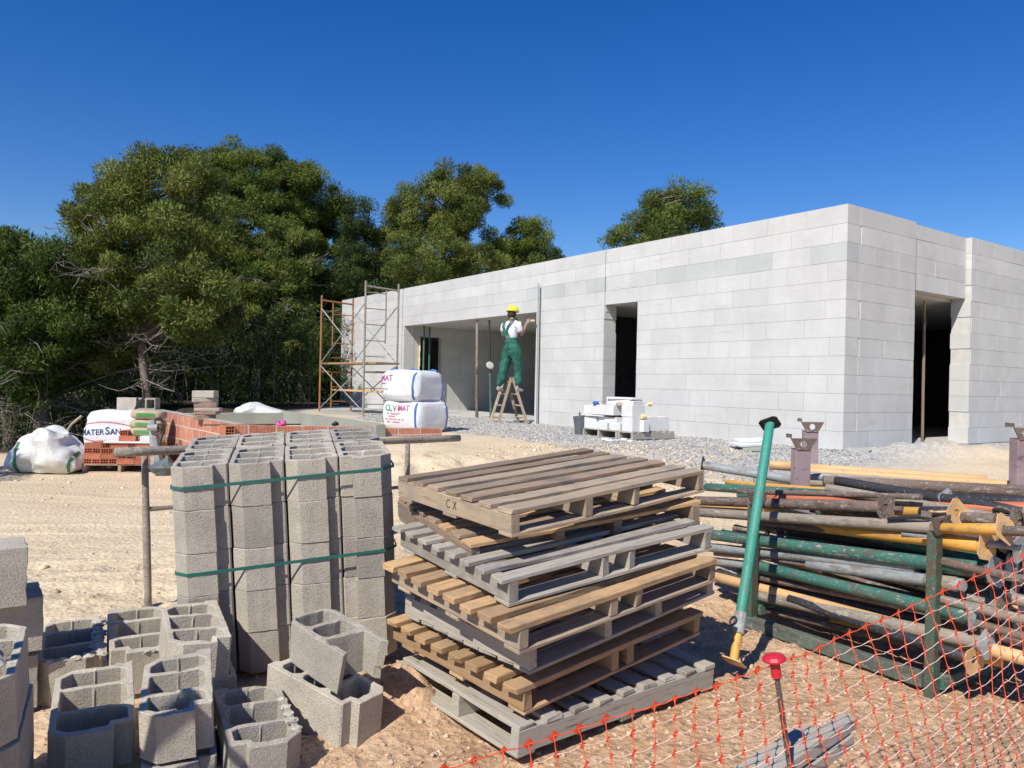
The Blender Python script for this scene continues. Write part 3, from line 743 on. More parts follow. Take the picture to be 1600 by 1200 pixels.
pallet('brown pallet just under the topmost one, turned outwards at left', mtx((-.144, 3.047, .799), .516, .095, -.089), 'wood_brown', 'wood_brown', 1.206, .809, .115, 0., 2, slatmats={0: 'wood_tan', 2: 'wood_tan'})
pallet('grey weathered pallet, third from the top of the stack', mtx((-.024 + .03, 2.806, .734), .648, .076, -.069), 'wood_grey', 'wood_grey', 1.17, .82, .111, .035, 3, xs_=(0, .47, .62, 1.10), nslat=8, sl_w=.062)
pallet('tan pallet with thick slat ends, fourth from the top', mtx((.026 + .02, 2.662 + .02, .605), .713, .08, -.071), 'wood_pale', 'wood_tan', 1.17, .84, .107, .045, 4, xs_=(0, .47, .62, 1.12), nslat=8, sl_w=.072, sl_t=.024)
pallet('dark grey flat bottomed pallet, third from the bottom', mtx((.088, 2.811, .485), .736, .03, -.084), 'wood_grey', 'wood_grey', 1.198, .807, .112, 0., 5, bottom=(0, .1, .2, .3, .4, .5, .6, .7), xs_=(.0, .42, .75, 1.14))
pallet('tan pallet with protruding slats, second from the bottom', mtx((.051 + .02, 2.836, .325), .745, .058, -.062), 'wood_tan', 'wood_tan', 1.14, .86, .114, .04, 6, nslat=8, sl_w=.07, sl_t=.024, xs_=(0, .50, .60, 1.09))
N1 = P(808, 1187, 2.80); a1 = .70
m1 = rotm(a1, .03, .022); m1.translation = N1
m1r = m1 @ Matrix.Translation((1.2, 0, 0)) @ Matrix.Rotation(math.radians(90), 4, 'Z')
pallet('grey bottom pallet on the soil, its slats running to the back', m1r, 'wood_grey', 'wood_grey', .80, 1.2, .118, .0, 7, nslat=9, sl_w=.085, xs_=(0, .37, .76), bottom=(0, .55, 1.11))
# boards by the net, bottom right
bp = empty('plank_pile', P(1240, 1195, 2.25), 'grey weathered planks lying by the red capped bar', 'planks', None)
bp.rotation_euler = (0, math.radians(-4), math.radians(40))
for i, (dx, dy, dz) in enumerate(((-.25, 0, 0), (-.22, .005, .045), (-.28, .06, .005), (-.3, .1, .0))):
    link('plank', board_mesh(.62, .05, .04, 300 + i), M['wood_grey'], bp, Matrix.Translation((dx, dy, dz + .02 - .1)))
# unseen pallet added at the left to cast slatted shade on the loose blocks
pallet('unseen pallet added on edge at the left to cast slatted shade', mtx((-1.92, 1.50, 1.02), .22, math.radians(84), 0) @ Matrix.Rotation(math.radians(40), 4, 'Z') @ Matrix.Translation((-.6, -.62, 0)), 'wood_grey', 'wood_grey', 1.2, 1.25, .055, 0., 9, nslat=9, sl_w=.065, st_w=.03, xs_=(0, 1.17), bottom=())

# ------------------------------------------------------------------ steel props and racks
def axisM(p0, p1, roll=0.):
    p0, p1 = Vector(p0), Vector(p1); d = (p1 - p0).normalized()
    q = d.to_track_quat('X', 'Z').to_matrix().to_4x4() @ Matrix.Rotation(roll, 4, 'X'); q.translation = p0; return q
def plate_mesh(s=.12, hole=.018, lip=.008, t=.005, seed=0):
    """square end plate with a raised rim round the centre hole and turned up edge; lies in local YZ, hole along X"""
    h = s / 2; c = s * .16
    out = [(-h + c, -h), (h - c, -h), (h, -h + c), (h, h - c), (h - c, h), (-h + c, h), (-h, h - c), (-h, -h + c)]
    hl = [(hole * math.cos(a), hole * math.sin(a)) for a in [i * math.pi / 6 for i in range(12)]]
    me = plan_mesh(out, [hl], t, step=None, jit=0, rim=0)
    bm = bmesh.new(); bm.from_mesh(me)
    for v in bm.verts:
        r = max(abs(v.co.x), abs(v.co.y)) / h
        v.co.z += lip * max(0, r - .8) / .2 - (.0 if r > .5 else -.004)
    bm.to_mesh(me); bm.free()
    me.transform(Matrix.Rotation(math.radians(90), 4, 'Y') @ Matrix.Translation((0, 0, -t / 2))); return me
PL = [plate_mesh(.12), plate_mesh(.125, .02, .012), plate_mesh(.115, .016, -.006)]
def steelprop(label, p0, p1, r=.028, c0='green', c1=None, split=.6, sleeve=None, pl0=False, pl1=False, plm=None, loop=None, bend=0., group='steel props piled in the rack', name='steel_prop', seed=0):
    """outer tube, optional thinner inner tube, sleeve (collar) and end plates"""
    R = random.Random(seed + int(abs(p0[0]) * 997)); L = (Vector(p1) - Vector(p0)).length
    e = empty(name, axisM(p0, p1, R.uniform(0, 6.28)), label, 'steel prop', group)
    def seg(nm, a, b, rad, mat, n=16):
        mb = MB(); k = max(2, int((b - a) / .15))
        mb.tube([(a + (b - a) * i / k, R.uniform(-.0008, .0008), bend * math.sin(math.pi * (a + (b - a) * i / k) / L)) for i in range(k + 1)], rad, n)
        link(nm, bevel(mb.mesh(), .001, 1, 60), M[mat], e, smooth=False)
        e.children[-1].data.polygons.foreach_set('use_smooth', [len(p.vertices) == 4 for p in e.children[-1].data.polygons])
    s = L * split
    seg('outer_tube', 0, s if c1 else L, r, c0)
    if c1: seg('inner_tube', s - .02, L, r * .8, c1)
    if sleeve: seg('sleeve', L * sleeve[0], L * sleeve[1], r * 1.16, sleeve[2] if len(sleeve) > 2 else c0)
    for on, x, k in ((pl0, 0, 0), (pl1, L, 1)):
        if on:
            o = link('end_plate', PL[R.randrange(3)].copy(), M[plm or (c1 if (k and c1) else c0)], e, Matrix.Translation((x, 0, 0)) @ Matrix.Rotation(R.uniform(0, 1.5), 4, 'X') @ Matrix.Rotation(R.uniform(-.12, .12), 4, 'Y'))
    if loop:
        mb = MB(); a = L * loop; pts = []
        for i in range(13):
            t = math.pi * 2 * i / 12; pts.append((a + .05 * math.sin(t), .035 * math.cos(t) + r * .6, -.03 * math.cos(t) - r))
        mb.tube(pts, .006, 6); mb.build('handle', M[plm or c0], e, smooth=True)
    return e
# rack one: green posts
def saddle_mesh(w0=.10, w1=.20, h=.085, t=.008, tilt=.35):
    out = [(-w0 / 2, 0), (w0 / 2, 0), (w1 / 2, h), (-w1 / 2, h)]
    hl = [(.026 * math.cos(a), h * .52 + .026 * math.sin(a)) for a in [i * math.pi / 7 for i in range(14)]]
    me = plan_mesh(out, [hl], t, step=None, jit=0, rim=0)
    me.transform(Matrix.Rotation(math.radians(90), 4, 'X')); return me
SAD = saddle_mesh()
def post(rack, x, y, z0, z1, w, mat, smat, yaw, lipn=True, sc=1.):
    Mx = Matrix.Translation((x, y, z0)) @ Matrix.Rotation(yaw, 4, 'Z')
    mb = MB(); mb.box((-w / 2, -w * .32, 0), (w / 2, w * .32, z1 - z0))
    p = link('post', bevel(mb.mesh(), .006, 2), M[mat], rack); p.matrix_local = rack.matrix_world.inverted() @ Mx
    s = link('saddle', SAD.copy(), M[smat], p, Matrix.Translation((0, -w * .3 - .001, z1 - z0 - .004)) @ Matrix.Scale(sc, 4))
    mb = MB(); mb.box((-w * .5, -w * .3, 0), (w * .5, w * .3, .006)); mb.box((-.098 * sc, -w * .34, .082 * sc), (-.09 * sc, w * .3, .11 * sc))
    mb.build('saddle_lip', M[smat], p, Matrix.Translation((0, 0, z1 - z0 + .0005)))
    return p
FL, FR = Vector((1.47, 4.62, 0)), Vector((2.02, 3.64, 0)); dv = Vector((.872, .489, 0)) * 1.0
rack = empty('prop_rack', (FL.x, FL.y, .15), 'green and rusty steel rack holding the heap of props', 'rack', 'steel storage racks')
ya = math.atan2(dv.y, dv.x) + .15
post(rack, FR.x, FR.y, .11, P(1447, 832, 3.64).z, .072, 'post_green', 'rust', ya)
post(rack, FL.x, FL.y, .13, P(1175, 790, 4.62).z, .068, 'post_green', 'rust', ya)
for q in (FL + dv, FR + dv): post(rack, q.x, q.y, .15, .80, .072, 'green', 'rust', ya)
def railM(a, b, w, h, mat, nm, parent):
    mb = MB(); L = (Vector(b) - Vector(a)).length; mb.box((0, -w / 2, -h / 2), (L, w / 2, h / 2))
    o = link(nm, bevel(mb.mesh(), .004), M[mat], parent); o.matrix_local = parent.matrix_world.inverted() @ axisM(a, b); return o
railM(P(1160, 968, 4.66), P(1444, 1062, 3.68), .05, .072, 'rail_steel', 'bottom_rail', rack)
railM(FL + dv + Vector((0, 0, .22)), FR + dv + Vector((0, 0, .22)), .05, .07, 'green', 'bottom_rail', rack)
railM(FL + Vector((.04, .02, .22)), FL + dv * .96 + Vector((0, 0, .25)), .05, .06, 'green', 'cross_rail', rack)
railM(FR + Vector((.04, .02, .17)), FR + dv * .96 + Vector((0, 0, .22)), .05, .06, 'green', 'cross_rail', rack)
rack2 = empty('prop_rack', (2.08, 5.5, .33), 'mauve painted steel rack behind the green one, its saddle topped posts rising above the pipes', 'rack', 'steel storage racks')
for (px, py, Y, yy) in ((1251.5, 702, 5.5, .12), (1266, 674, 6.5, .05), (1595, 686, 5.3, .2)):
    q = P(px, py, Y); post(rack2, q.x, q.y, Hf(q.x, q.y) - .02, q.z, .115, 'purple', 'rust', yy)
q4 = Vector((4.55, 6.0, 0)); post(rack2, q4.x, q4.y, .35, 1.2, .115, 'purple', 'rust', .1)
for za in (.42,):
    railM((2.1, 5.52, za), (3.45, 5.32, za), .05, .07, 'purple', 'bottom_rail', rack2)
    railM((2.5, 6.5, za), (3.9, 6.28, za), .05, .07, 'purple', 'bottom_rail', rack2)
def C5(x, y, Y): return P(1080 + x / 2.727, 640 + y / 2.727, Y)
PLN = FL.x * .872 + FL.y * .489
def onp(a, o_):
    q = C5(*a, 1.); return C5(*a, (PLN + o_) / (q.x * .872 + .489))
def pr1(label, a, b, oa, ob=None, **k):
    return steelprop(label, onp(a, oa), onp(b, oa if ob is None else ob), **k)
def pr(label, a, b, Ya, Yb, **k):
    return steelprop(label, C5(*a, Ya), C5(*b, Yb), **k)
pr('speckled grey blue prop with an upright end plate, at the left end of the heap', (45, 236), (432, 300), 5.9, 5.6, c0='grey_steel', pl0=True, plm='dark_steel', r=.033)
pr('pale orange pipe highest at the back of the heap', (332, 235), (1258, 300), 6.1, 5.75, c0='yellow_pale', r=.033, split=.25, sleeve=(0, .12, 'yellow_pale'))
pr('long pale orange pipe lying below the highest one at the back', (500, 262), (1470, 330), 5.9, 5.45, c0='yellow_pale', r=.033)
pr('dark brown pipe running right along the rear of the heap', (562, 305), (1500, 352), 5.45, 5.1, c0='rust', r=.04, bend=.0)
pr('grey green prop half hidden behind the dark brown pipe', (372, 275), (980, 316), 5.8, 5.5, c0='grey_steel', r=.028)
pr1('grey pipe with holes behind the pair of tilted plates', (1040, 375), (1480, 400), .5, c0='dark_steel', r=.03)
pr1('green prop with a beige left half and a grey green sleeve', (64, 330), (1095, 392), .35, c0='green', c1=None, sleeve=(.86, 1., 'beige_steel'), pl1=True, plm='grey_steel', r=.029)
pr1('thin amber pipe along the top of the green prop', (150, 310), (960, 376), .42, c0='yellow', r=.018)
pr1('salmon pipe under the green prop', (290, 372), (1300, 424), .30, c0='orange_steel', r=.024)
pr1('mud covered brown prop with a big brown end plate', (20, 388), (825, 416), .12, .10, c0='rust', pl1=True, plm='rust', r=.031, loop=.84)
pr1('amber prop with a black collar and tan end plate', (560, 428), (1128, 440), .26, .16, c0='yellow', sleeve=(.78, .97, 'dark_steel'), pl1=True, plm='yellow_pale', r=.026, loop=.93)
pr1('loose black handle bar lying across the pipes', (840, 468), (1012, 450), .03, c0='dark_steel', r=.011)
pr1('rusty pipe with red and blue flecks at right', (1150, 415), (1470, 425), .32, c0='orange_steel', r=.033)
pr1('dark brown pipe with bolt holes at right', (1140, 462), (1300, 470), .2, c0='rust', r=.03)
pr1('beige crusted pipe resting against the top of the green post', (40, 438), (1030, 503), .08, .06, c0='beige_steel', r=.030)
pr1('amber pipe under the beige crusted one at left', (30, 425), (300, 440), .22, c0='yellow', r=.03)
pr1('scratched amber tube with a tall tan end plate and rusty tip', (1050, 506), (1330, 510), .03, .0, c0='yellow', pl1=True, plm='yellow_pale', r=.026)
pr1('rusty tube poking out at the right edge of the heap', (1335, 517), (1500, 520), -.02, c0='rust', r=.022)
pr1('bright amber prop with a thick amber sleeve and tan end plate', (400, 485), (1255, 583), .16, .05, c0='yellow', sleeve=(.82, .98, 'yellow'), pl1=True, plm='yellow_pale', r=.030)
pr1('dark speckled pipe under the bright amber prop', (300, 500), (960, 583), .26, c0='dark_steel', r=.032)
pr1('thick green prop, upper of the two green ones in front', (60, 530), (1290, 690), .075, c0='green', sleeve=(.85, .97, 'green'), pl1=True, plm='grey_steel', r=.034)
pr1('pale grey pipe under the upper green prop', (70, 586), (960, 676), .10, c0='grey_steel', r=.029)
pr1('grey blue prop with a crusted collar and wire loop', (500, 660), (1160, 748), .10, .06, c0='grey_steel', sleeve=(.80, .97, 'beige_steel'), plm='grey_steel', r=.03, loop=.93)
pr1('thick green prop, lower of the two green ones in front', (240, 655), (1215, 888), .075, .05, c0='green', sleeve=(.87, .97, 'green'), pl1=True, plm='grey_steel', r=.032)
pr1('green grey pipe at the left, below the pale grey one', (80, 645), (330, 672), .15, c0='grey_steel', r=.028)
pr1('dark green pipe with white paint splashes', (100, 700), (1010, 905), .15, c0='dark_steel', r=.030)
pr1('rusty pipe with bolt holes, behind the dark green splashed one', (400, 770), (1220, 935), .2, c0='rust', r=.026)
pr1('orange tan pipe crossing the bottom of the heap', (105, 712), (1440, 1066), .08, c0='yellow_pale', r=.031)
pr1('lowest brown and beige prop with an upright plate at its right end', (250, 785), (1265, 1002), .07, .04, c0='beige_steel', pl1=True, plm='grey_steel', r=.033)
pr1('amber pipe hidden under the lowest brown prop', (600, 905), (1320, 1075), .15, c0='yellow', r=.024)
for lab, a, b, o1, m_, r_ in (('thin rusty rod between the brown prop and the salmon pipe', (200, 348), (980, 372), .2, 'rust', .016), ('thin dark rod under the beige crusted pipe', (290, 482), (950, 548), .12, 'rust', .018),
    ('thin rusty rod between the two thick green props', (260, 622), (960, 742), .11, 'rust', .017), ('thin pale rod under the upper green prop', (100, 614), (700, 662), .13, 'beige_steel', .015), ('dark rod between the lower green and the splashed prop', (250, 706), (950, 846), .10, 'rust', .02),
    ('thin brown rod just above the bottom rail', (300, 850), (960, 1008), .12, 'rust', .018), ('thin rusty rod right of the leaning prop, near the top', (330, 405), (900, 424), .16, 'rust', .015), ('thin grey rod over the amber sleeve', (900, 530), (1400, 590), .06, 'grey_steel', .013),
    ('short rusty tube right of the green post', (1040, 640), (1460, 735), .04, 'rust', .021), ('short beige tube low right of the green post', (1030, 800), (1440, 900), .04, 'beige_steel', .022), ('rusty tube between two beige ones at right', (1030, 860), (1450, 975), .06, 'rust', .02)):
    pr1(lab, a, b, o1, c0=m_, r=r_)
# props whose plated ends show in the tangle at the right
tangle = [((1350, 560), 'rust', 'rust brown plate left of the tall tan one'), ((1440, 640), 'rust', 'rusty plate cut by the right picture edge'), ((1290, 690), 'beige_steel', 'crusted pale plate at the end of the upper green prop'), ((1340, 840), 'rust', 'rusty plate among grey ones low in the tangle'), ((1440, 740), 'dark_steel', 'dark plate at the right edge, half way down'), ((1360, 930), 'beige_steel', 'crusted plate low in the tangle'), ((1440, 1000), 'rust', 'rusty plate lowest at the right edge'), ((1440, 440), 'beige_steel', 'beige plate highest at the right edge'),
          ((1300, 785), 'grey_steel', 'leaning grey square plate left of the tangle'), ((1372, 670), 'grey_steel', 'grey plate high in the tangle of prop ends'), ((1402, 768), 'grey_steel', 'grey ringed plate at the right edge of the tangle'),
          ((1412, 895), 'grey_steel', 'pale plate low at the right edge of the tangle'), ((1200, 1065), 'yellow_pale', 'tan plate lowest in the tangle, near the soil'), ((1392, 480), 'rust', 'brown plate above the tangle at the right edge'),
          ((1330, 620), 'dark_steel', 'dark plate in the middle of the tangle'), ((1395, 590), 'grey_steel', 'small grey plate under the tall tan one')]
for i, ((x, y), m_, lab) in enumerate(tangle):
    Yb = 3.5 + .06 * (i % 3); b = C5(x, y, Yb); a = b + Vector((-.55, 1.05, .02 * (i % 3))) * .9
    steelprop('prop ending in a ' + lab.replace('a ', '', 1) if False else 'prop with a ' + lab, a, b, c0=['rust', 'rust', 'dark_steel', 'beige_steel', 'green'][i % 5], pl1=True, plm=m_, r=.027, loop=.95 if i % 2 else None, seed=i)
# dim pipes filling the rack behind the front ones
cl = ['dark_steel', 'rust', 'green', 'grey_steel', 'beige_steel', 'yellow']
k = 0
for off in (.30, .52, .74):
    for z in (.34, .47, .60, .73):
        c_ = cl[(k * 5) % 6]; o_ = Vector((.872, .489, 0)) * (off + .05 * math.sin(k * 2.3))
        a = FL + o_ + Vector((-.19, .34, z + .03 * math.sin(k))); b = FR + o_ + Vector((.17 + .05 * math.sin(k * 1.7), -.30, z - .02 * math.cos(k)))
        steelprop(None, a, b, c0=c_, r=.029, pl1=(k % 2 == 0), plm='grey_steel', group='dim pipes deep inside the rack', seed=k)
        bpy.context.view_layer.update()
        [o for o in COL.objects if o.name.startswith('steel_prop') and 'label' not in o][-1]['label'] = 'dim pipe deep inside the rack, shaded by the props in front of it'
        k += 1
# pipes in rack two
for i, (y_, z_) in enumerate(((5.75, .62), (5.95, .66), (6.15, .7), (5.65, .78), (6.05, .82), (5.85, .55))):
    steelprop('dark pipe lying low in the mauve rack behind the heap', (1.75 + .05 * i, y_ + .1, z_), (3.9, y_ - .2, z_ + .01), c0=cl[i % 5], r=.03, group='pipes low in the mauve rack', seed=40 + i)
# leaning green prop
lp0, lp1 = P(1146, 1034, 3.72), P(1203, 662, 4.42)
e = steelprop('bright green prop leaning upright against the rack, black square plate on top', lp1, lp0, r=.0265, c0='green_bright', c1='yellow', split=.86, sleeve=(.82, .90, 'grey_steel'), pl0=False, pl1=False, group=None)
for (p_, d_, m_) in ((0, 0, 'dark_steel'), ((lp1 - lp0).length, 0, 'yellow_pale')):
    me = plate_mesh(.108, .012, 0., .006); o = link('end_plate', me, M[m_], e)
    o.matrix_local = Matrix.Translation((p_, 0, 0)) @ Matrix.Rotation(.9, 4, 'X') @ Matrix.Rotation(.32 if p_ == 0 else -.2, 4, 'Y')
mb = MB()
for i in range(1): mb.tube([(.86 * (lp1 - lp0).length + .02 * math.sin(t), .03 * math.cos(t) , .035 + .0 * math.sin(t)) for t in [j * math.pi / 6 for j in range(13)]], .005, 6)
mb.build('handle', M['dark_steel'], e)

# ------------------------------------------------------------------ red capped bar and barrier net
rb = empty('rebar_stake', P(1236, 1212, 2.18), 'rusty upright bar with a red mushroom cap, by the net', 'stake')
b0, b1 = P(1238, 1225, 2.2), P(1212, 1046, 2.2)
rb.location = b0
d = b1 - b0
mb = MB(); n_ = 60
mb.tube([d * (i / n_) for i in range(n_ + 1)], [.0075 + (.0012 if i % 2 else 0) for i in range(n_ + 1)], 8); mb.build('bar', M['rebar'], rb)
mb = MB(); prof = [(-.002, .0145), (.045, .0145), (.047, .033), (.052, .034), (.060, .028), (.065, .016), (.067, .003)]
mb.tube([d + d.normalized() * (a - .02) for a, r in prof], [r for a, r in prof], 20); mb.build('cap', M['red_cap'], rb, smooth=False)
def net():
    ctl = [(640, 1216, 1.75), (800, 1166, 1.88), (905, 1133, 1.97), (1021, 1099, 2.06), (1140, 1064, 2.14), (1212, 1036, 2.2), (1272, 1021, 2.3), (1345, 985, 2.42), (1426, 947, 2.55), (1519, 899, 2.68), (1600, 860, 2.84), (1660, 825, 3.0)]
    pts = [P(*c) for c in ctl]
    # resample by arc length
    seg = [0]
    for a, b in zip(pts, pts[1:]): seg.append(seg[-1] + (b - a).length)
    s = 0; top = []
    while s < seg[-1]:
        i = max(j for j in range(len(seg)) if seg[j] <= s); i = min(i, len(pts) - 2)
        t = (s - seg[i]) / (seg[i + 1] - seg[i]); top.append(pts[i].lerp(pts[i + 1], t)); s += .074
    R = random.Random(4); rows = 18; G = []
    for j in range(rows):
        row = []
        for i, p in enumerate(top):
            w = .006 * math.sin(i * .9 + j * .5) + R.uniform(-.003, .003)
            row.append(Vector((p.x + j * .0065 + w + .02 * math.sin(j * .3 + i * .25), p.y - j * .008 + w * .5, p.z - j * .0465 + .010 * math.sin(i * 1.3) * min(j, 3) * .3 + R.uniform(-.003, .003))))
        G.append(row)
    mb = MB()
    for j in range(rows):
        for i in range(len(top)):
            p = G[j][i]
            if p.z < Hf(p.x, p.y) + .015: continue
            if i + 1 < len(top):
                q = G[j][i + 1]; m = p.lerp(q, .5) + Vector((R.uniform(-.002, .002), 0, -.004 - (j % 3) * .001)); r = .0017 if j == 0 else .0011
                mb.tube([p, p.lerp(m, .5), m, m.lerp(q, .5), q], [r * 1.4, r, r * .8, r, r * 1.4], 5, 0 if j == 0 else 1, False)
            if j + 1 < rows:
                q = G[j + 1][i]; m = p.lerp(q, .5) + Vector((R.uniform(-.003, .003), R.uniform(-.002, .002), 0))
                mb.tube([p, m, q], [.0022, .0010, .0022], 5, 0, False)
            a = .0115 * R.uniform(.8, 1.2) * (1.3 if j == 0 else 1); du = Vector((.8, .55, R.uniform(-.1, .5))).normalized() * a; dz = Vector((.05, -.12, 1)) * a; dn_ = Vector((-.55, .8, 0)) * .0015
            mb.add([p - du, p - dz, p + du, p + dz, p + dn_, p - dn_], [(0, 1, 4), (1, 2, 4), (2, 3, 4), (3, 0, 4), (1, 0, 5), (2, 1, 5), (3, 2, 5), (0, 3, 5)], 0)
    tag(mb.build('barrier_net', [M['net'], M['net_pale']]), 'orange plastic barrier net hanging across the lower right corner', 'barrier net')
net()

# ------------------------------------------------------------------ pipe trestle behind the block stack
tl, tr_ = P(180, 707, 4.5), P(717, 684.5, 6.5)
ts = empty('pipe_trestle', (tl.x, tl.y, .12), 'crusted pipe trestle behind the strapped block stack, its bar ends sticking out on both sides', 'trestle')
mb = MB(); k = 14; R = random.Random(9)
mb.tube([tl.lerp(tr_, i / k) for i in range(k + 1)], [.028 * R.uniform(.94, 1.08) for _ in range(k + 1)], 14)
o = mb.build('top_bar', M['beige_steel'], ts, smooth=True); o.matrix_local = ts.matrix_world.inverted()
for (pa, pb, Y) in (((226, 708), (232, 948), 4.68), ((637, 688), (637, 756), 6.22)):
    a = P(*pa, Y); b = P(*pb, Y); b.z = Hf(b.x, b.y) - .02
    mb = MB(); mb.tube([a.lerp(b, i / 8) for i in range(9)], [.021 * R.uniform(.92, 1.12) for _ in range(9)], 12); o = mb.build('leg', M['beige_steel'], ts, smooth=True); o.matrix_local = ts.matrix_world.inverted()
a, b = P(229, 796, 4.68), P(640, 760, 6.2); mb = MB(); mb.tube([a, b], .014, 10); o = mb.build('cross_rail', M['rust'], ts, smooth=True); o.matrix_local = ts.matrix_world.inverted()

# ------------------------------------------------------------------ by the building
def wallpt(t, off, z): q = CORNER + UL * t - iL * off; return Vector((q.x, q.y, z))
def tubes(name, segs, mat, parent, r=.02, n=8):
    for a, b in segs:
        mb = MB(); mb.tube([a, b], r, n); o = mb.build(name, M[mat], parent, smooth=False); o.matrix_local = parent.matrix_world.inverted()
B0, A0 = Vector((-3.0, 17.5, 0)), Vector((-4.38, 19.1, 0))
sc = empty('scaffold', (B0.x, B0.y, PAD), 'rusty tube scaffold with wooden decks in front of the far end of the wall', 'scaffold')
hw = Vector((.817, .577, 0)) * .41
def scframe(c, z1, lad0, lad1, mat, top):
    a, b = c - hw, c + hw
    A = lambda q, z: Vector((q.x, q.y, z))
    mb = MB()
    for q in (a, b): mb.tube([A(q, PAD), A(q, z1)], .024, 8)
    mb.tube([A(a, z1 - .12), A(b, z1 - .16)], .022, 8)
    for zz in (1.75,): mb.tube([A(a, zz), A(b, zz)], .022, 8)
    m = a.lerp(b, lad0); l0 = a if lad0 > .5 else m; l1 = m if lad0 > .5 else b
    mb.tube([A(m, 2.4), A(m, z1 - .14)], .017, 8); mb.tube([A(m, PAD + .1), A(m, 1.72)], .017, 8)
    z = PAD + .25
    while z < z1 - .25:
        mb.tube([A(l0, z), A(l1, z)], .013, 6); z += .36
    o = mb.build('frame', M[mat], sc); o.matrix_local = sc.matrix_world.inverted()
scframe(B0, 3.80, .62, 1, 'beige_steel', 3.8); scframe(A0, 3.62, .36, 0, 'scaf_o', 3.7)
br = []
for q in (-hw, hw):
    for (z0, z1) in ((.85, 1.9), (1.95, 3.3)):
        a, b = A0 + q, B0 + q
        br += [(Vector((a.x, a.y, z0)), Vector((b.x, b.y, z1))), (Vector((a.x, a.y, z1)), Vector((b.x, b.y, z0)))]
tubes('brace', br, 'grey_steel', sc, .013, 6)
for (z, wd, mm) in ((1.93, .62, 'wood_tan'), (1.28, .24, 'yellow_pale')):
    mb = MB(); L = (B0 - A0).length + .6; mb.box((-.3, -wd / 2, 0), (L - .3, wd / 2, .045))
    q = A0 - hw * .0 if z > 1.5 else A0 + hw * .4
    d_ = (B0 - A0).normalized(); Mx = Matrix(((d_.x, -d_.y, 0, q.x), (d_.y, d_.x, 0, q.y), (0, 0, 1, z), (0, 0, 0, 1)))
    o = link('deck', bevel(mb.mesh(), .004), M[mm], sc); o.matrix_local = sc.matrix_world.inverted() @ Mx
# straightedge
a, b = P(838.5, 668, 15.42), P(841.5, 443, 15.42)
mb = MB(); mb.box((-.012, -.024, 0), (.012, .024, (b - a).length)); o = mb.build('straightedge', M['alu']); o.matrix_world = axisM(a, b) @ Matrix.Rotation(math.radians(90), 4, 'Y'); tag(o, 'tall aluminium straightedge standing against the wall beside the worker', 'straightedge')
# props in the openings
def upprop(label, px, y0, y1, Y, c0, c1, r=.03, collar=.5):
    a, b = P(px[0], y1, Y), P(px[1], y0, Y)
    steelprop(label, a, b, r=r, c0=c0, c1=c1, split=collar, sleeve=(collar - .04, collar + .04, 'rust'), pl0=True, pl1=True, plm='rust', loop=collar, group='props under the lintel of the wide opening')
upprop('rusty prop holding the lintel of the wide opening', (745, 745.5), 501, 656, 17.3, 'rust', 'beige_steel', .036)
upprop('dark green prop right of the rusty one, with a white disc on it', (767, 764.5), 500, 652, 17.0, 'green', 'dark_steel', .026)
upprop('green prop in front of the dark inner doorway, left one', (660, 663), 510, 640, 20.2, 'beige_steel', 'green', .03, .4)
upprop('green prop in front of the dark inner doorway, right one', (669.5, 671.5), 511, 640, 20.6, 'grey_steel', 'green', .03, .4)
mb = MB(); c = P(765.5, 571, 16.92); mb.tube([Vector((0, 0, 0)), Vector((.006, -.012, .006)), Vector((.010, -.02, .010))], [.088, .088, .06], 24)
tag(mb.build('disc', M['slab'], None, c), 'round white disc hanging on the dark green prop', 'disc')
a, b = P(1441, 690, 12.2), P(1445, 461, 12.2)
steelprop('ochre prop standing inside the dark side doorway', a, b, r=.022, c0='wood_brown', c1='wood_brown', split=.75, sleeve=(.78, .84, 'rust'), group=None)
for i, (x, y, z) in enumerate(((733, 640, .25), (752, 640, .2))):
    pass
# ladder
ld = empty('step_ladder', P(798, 664, 15.5), 'paint splashed wooden step ladder carrying the worker', 'ladder')
lw = Vector((-.17, .36, 0))
def L8(x, y, Y): return P(740 + x / 5.458, 460 + y / 5.458, Y)
for (top, bot) in (((322, 697), (212, 1116)), ((332, 697), (458, 1118))):
    for w_ in (0, 1):
        a = L8(*top, 15.3) + lw * w_ * .8 - Vector((0, 0, .02)); b = L8(*bot, 15.3) + lw * w_; b.z = PAD
        mb = MB(); L = (b - a).length; mb.box((0, -.013, -.028), (L, .013, .028)); o = mb.build('rail', M['wood_pale'], ld); o.matrix_local = ld.matrix_world.inverted() @ axisM(a, b)
    for t in (.12, .37, .6, .84):
        a = L8(*top, 15.3).lerp(L8(*bot, 15.3), t); mb = MB(); mb.tube([a, a + lw * (.8 + .2 * t)], .018, 6); o = mb.build('step', M['wood_pale'], ld); o.matrix_local = ld.matrix_world.inverted()
# ------------------------------------------------------------------ worker
def skin(name, J, E, mat, parent, root, sub=2, disp=0., thick=None):
    names = list(J); idx = {n: i for i, n in enumerate(names)}
    me = bpy.data.meshes.new(name); me.from_pydata([J[n][0] for n in names], [(idx[a], idx[b]) for a, b in E], []); me.update()
    o = link(name, me, mat, parent)
    if parent: o.matrix_local = parent.matrix_world.inverted()
    md = o.modifiers.new('skin', 'SKIN'); md.use_smooth_shade = True
    for n in names:
        r = J[n][1]; sv = me.skin_vertices[0].data[idx[n]]; sv.radius = r if isinstance(r, tuple) else (r, r); sv.use_root = (n == root)
    s = o.modifiers.new('sub', 'SUBSURF'); s.levels = sub; s.render_levels = sub
    if disp:
        tx = bpy.data.textures.new('folds', 'CLOUDS'); tx.noise_scale = .07
        dm = o.modifiers.new('d', 'DISPLACE'); dm.texture = tx; dm.strength = disp; dm.mid_level = .5
    return o
wk = empty('person', P(798, 612, 15.32), 'worker in yellow hard hat and green bib overalls standing on the ladder, back turned', 'person')
V = Vector
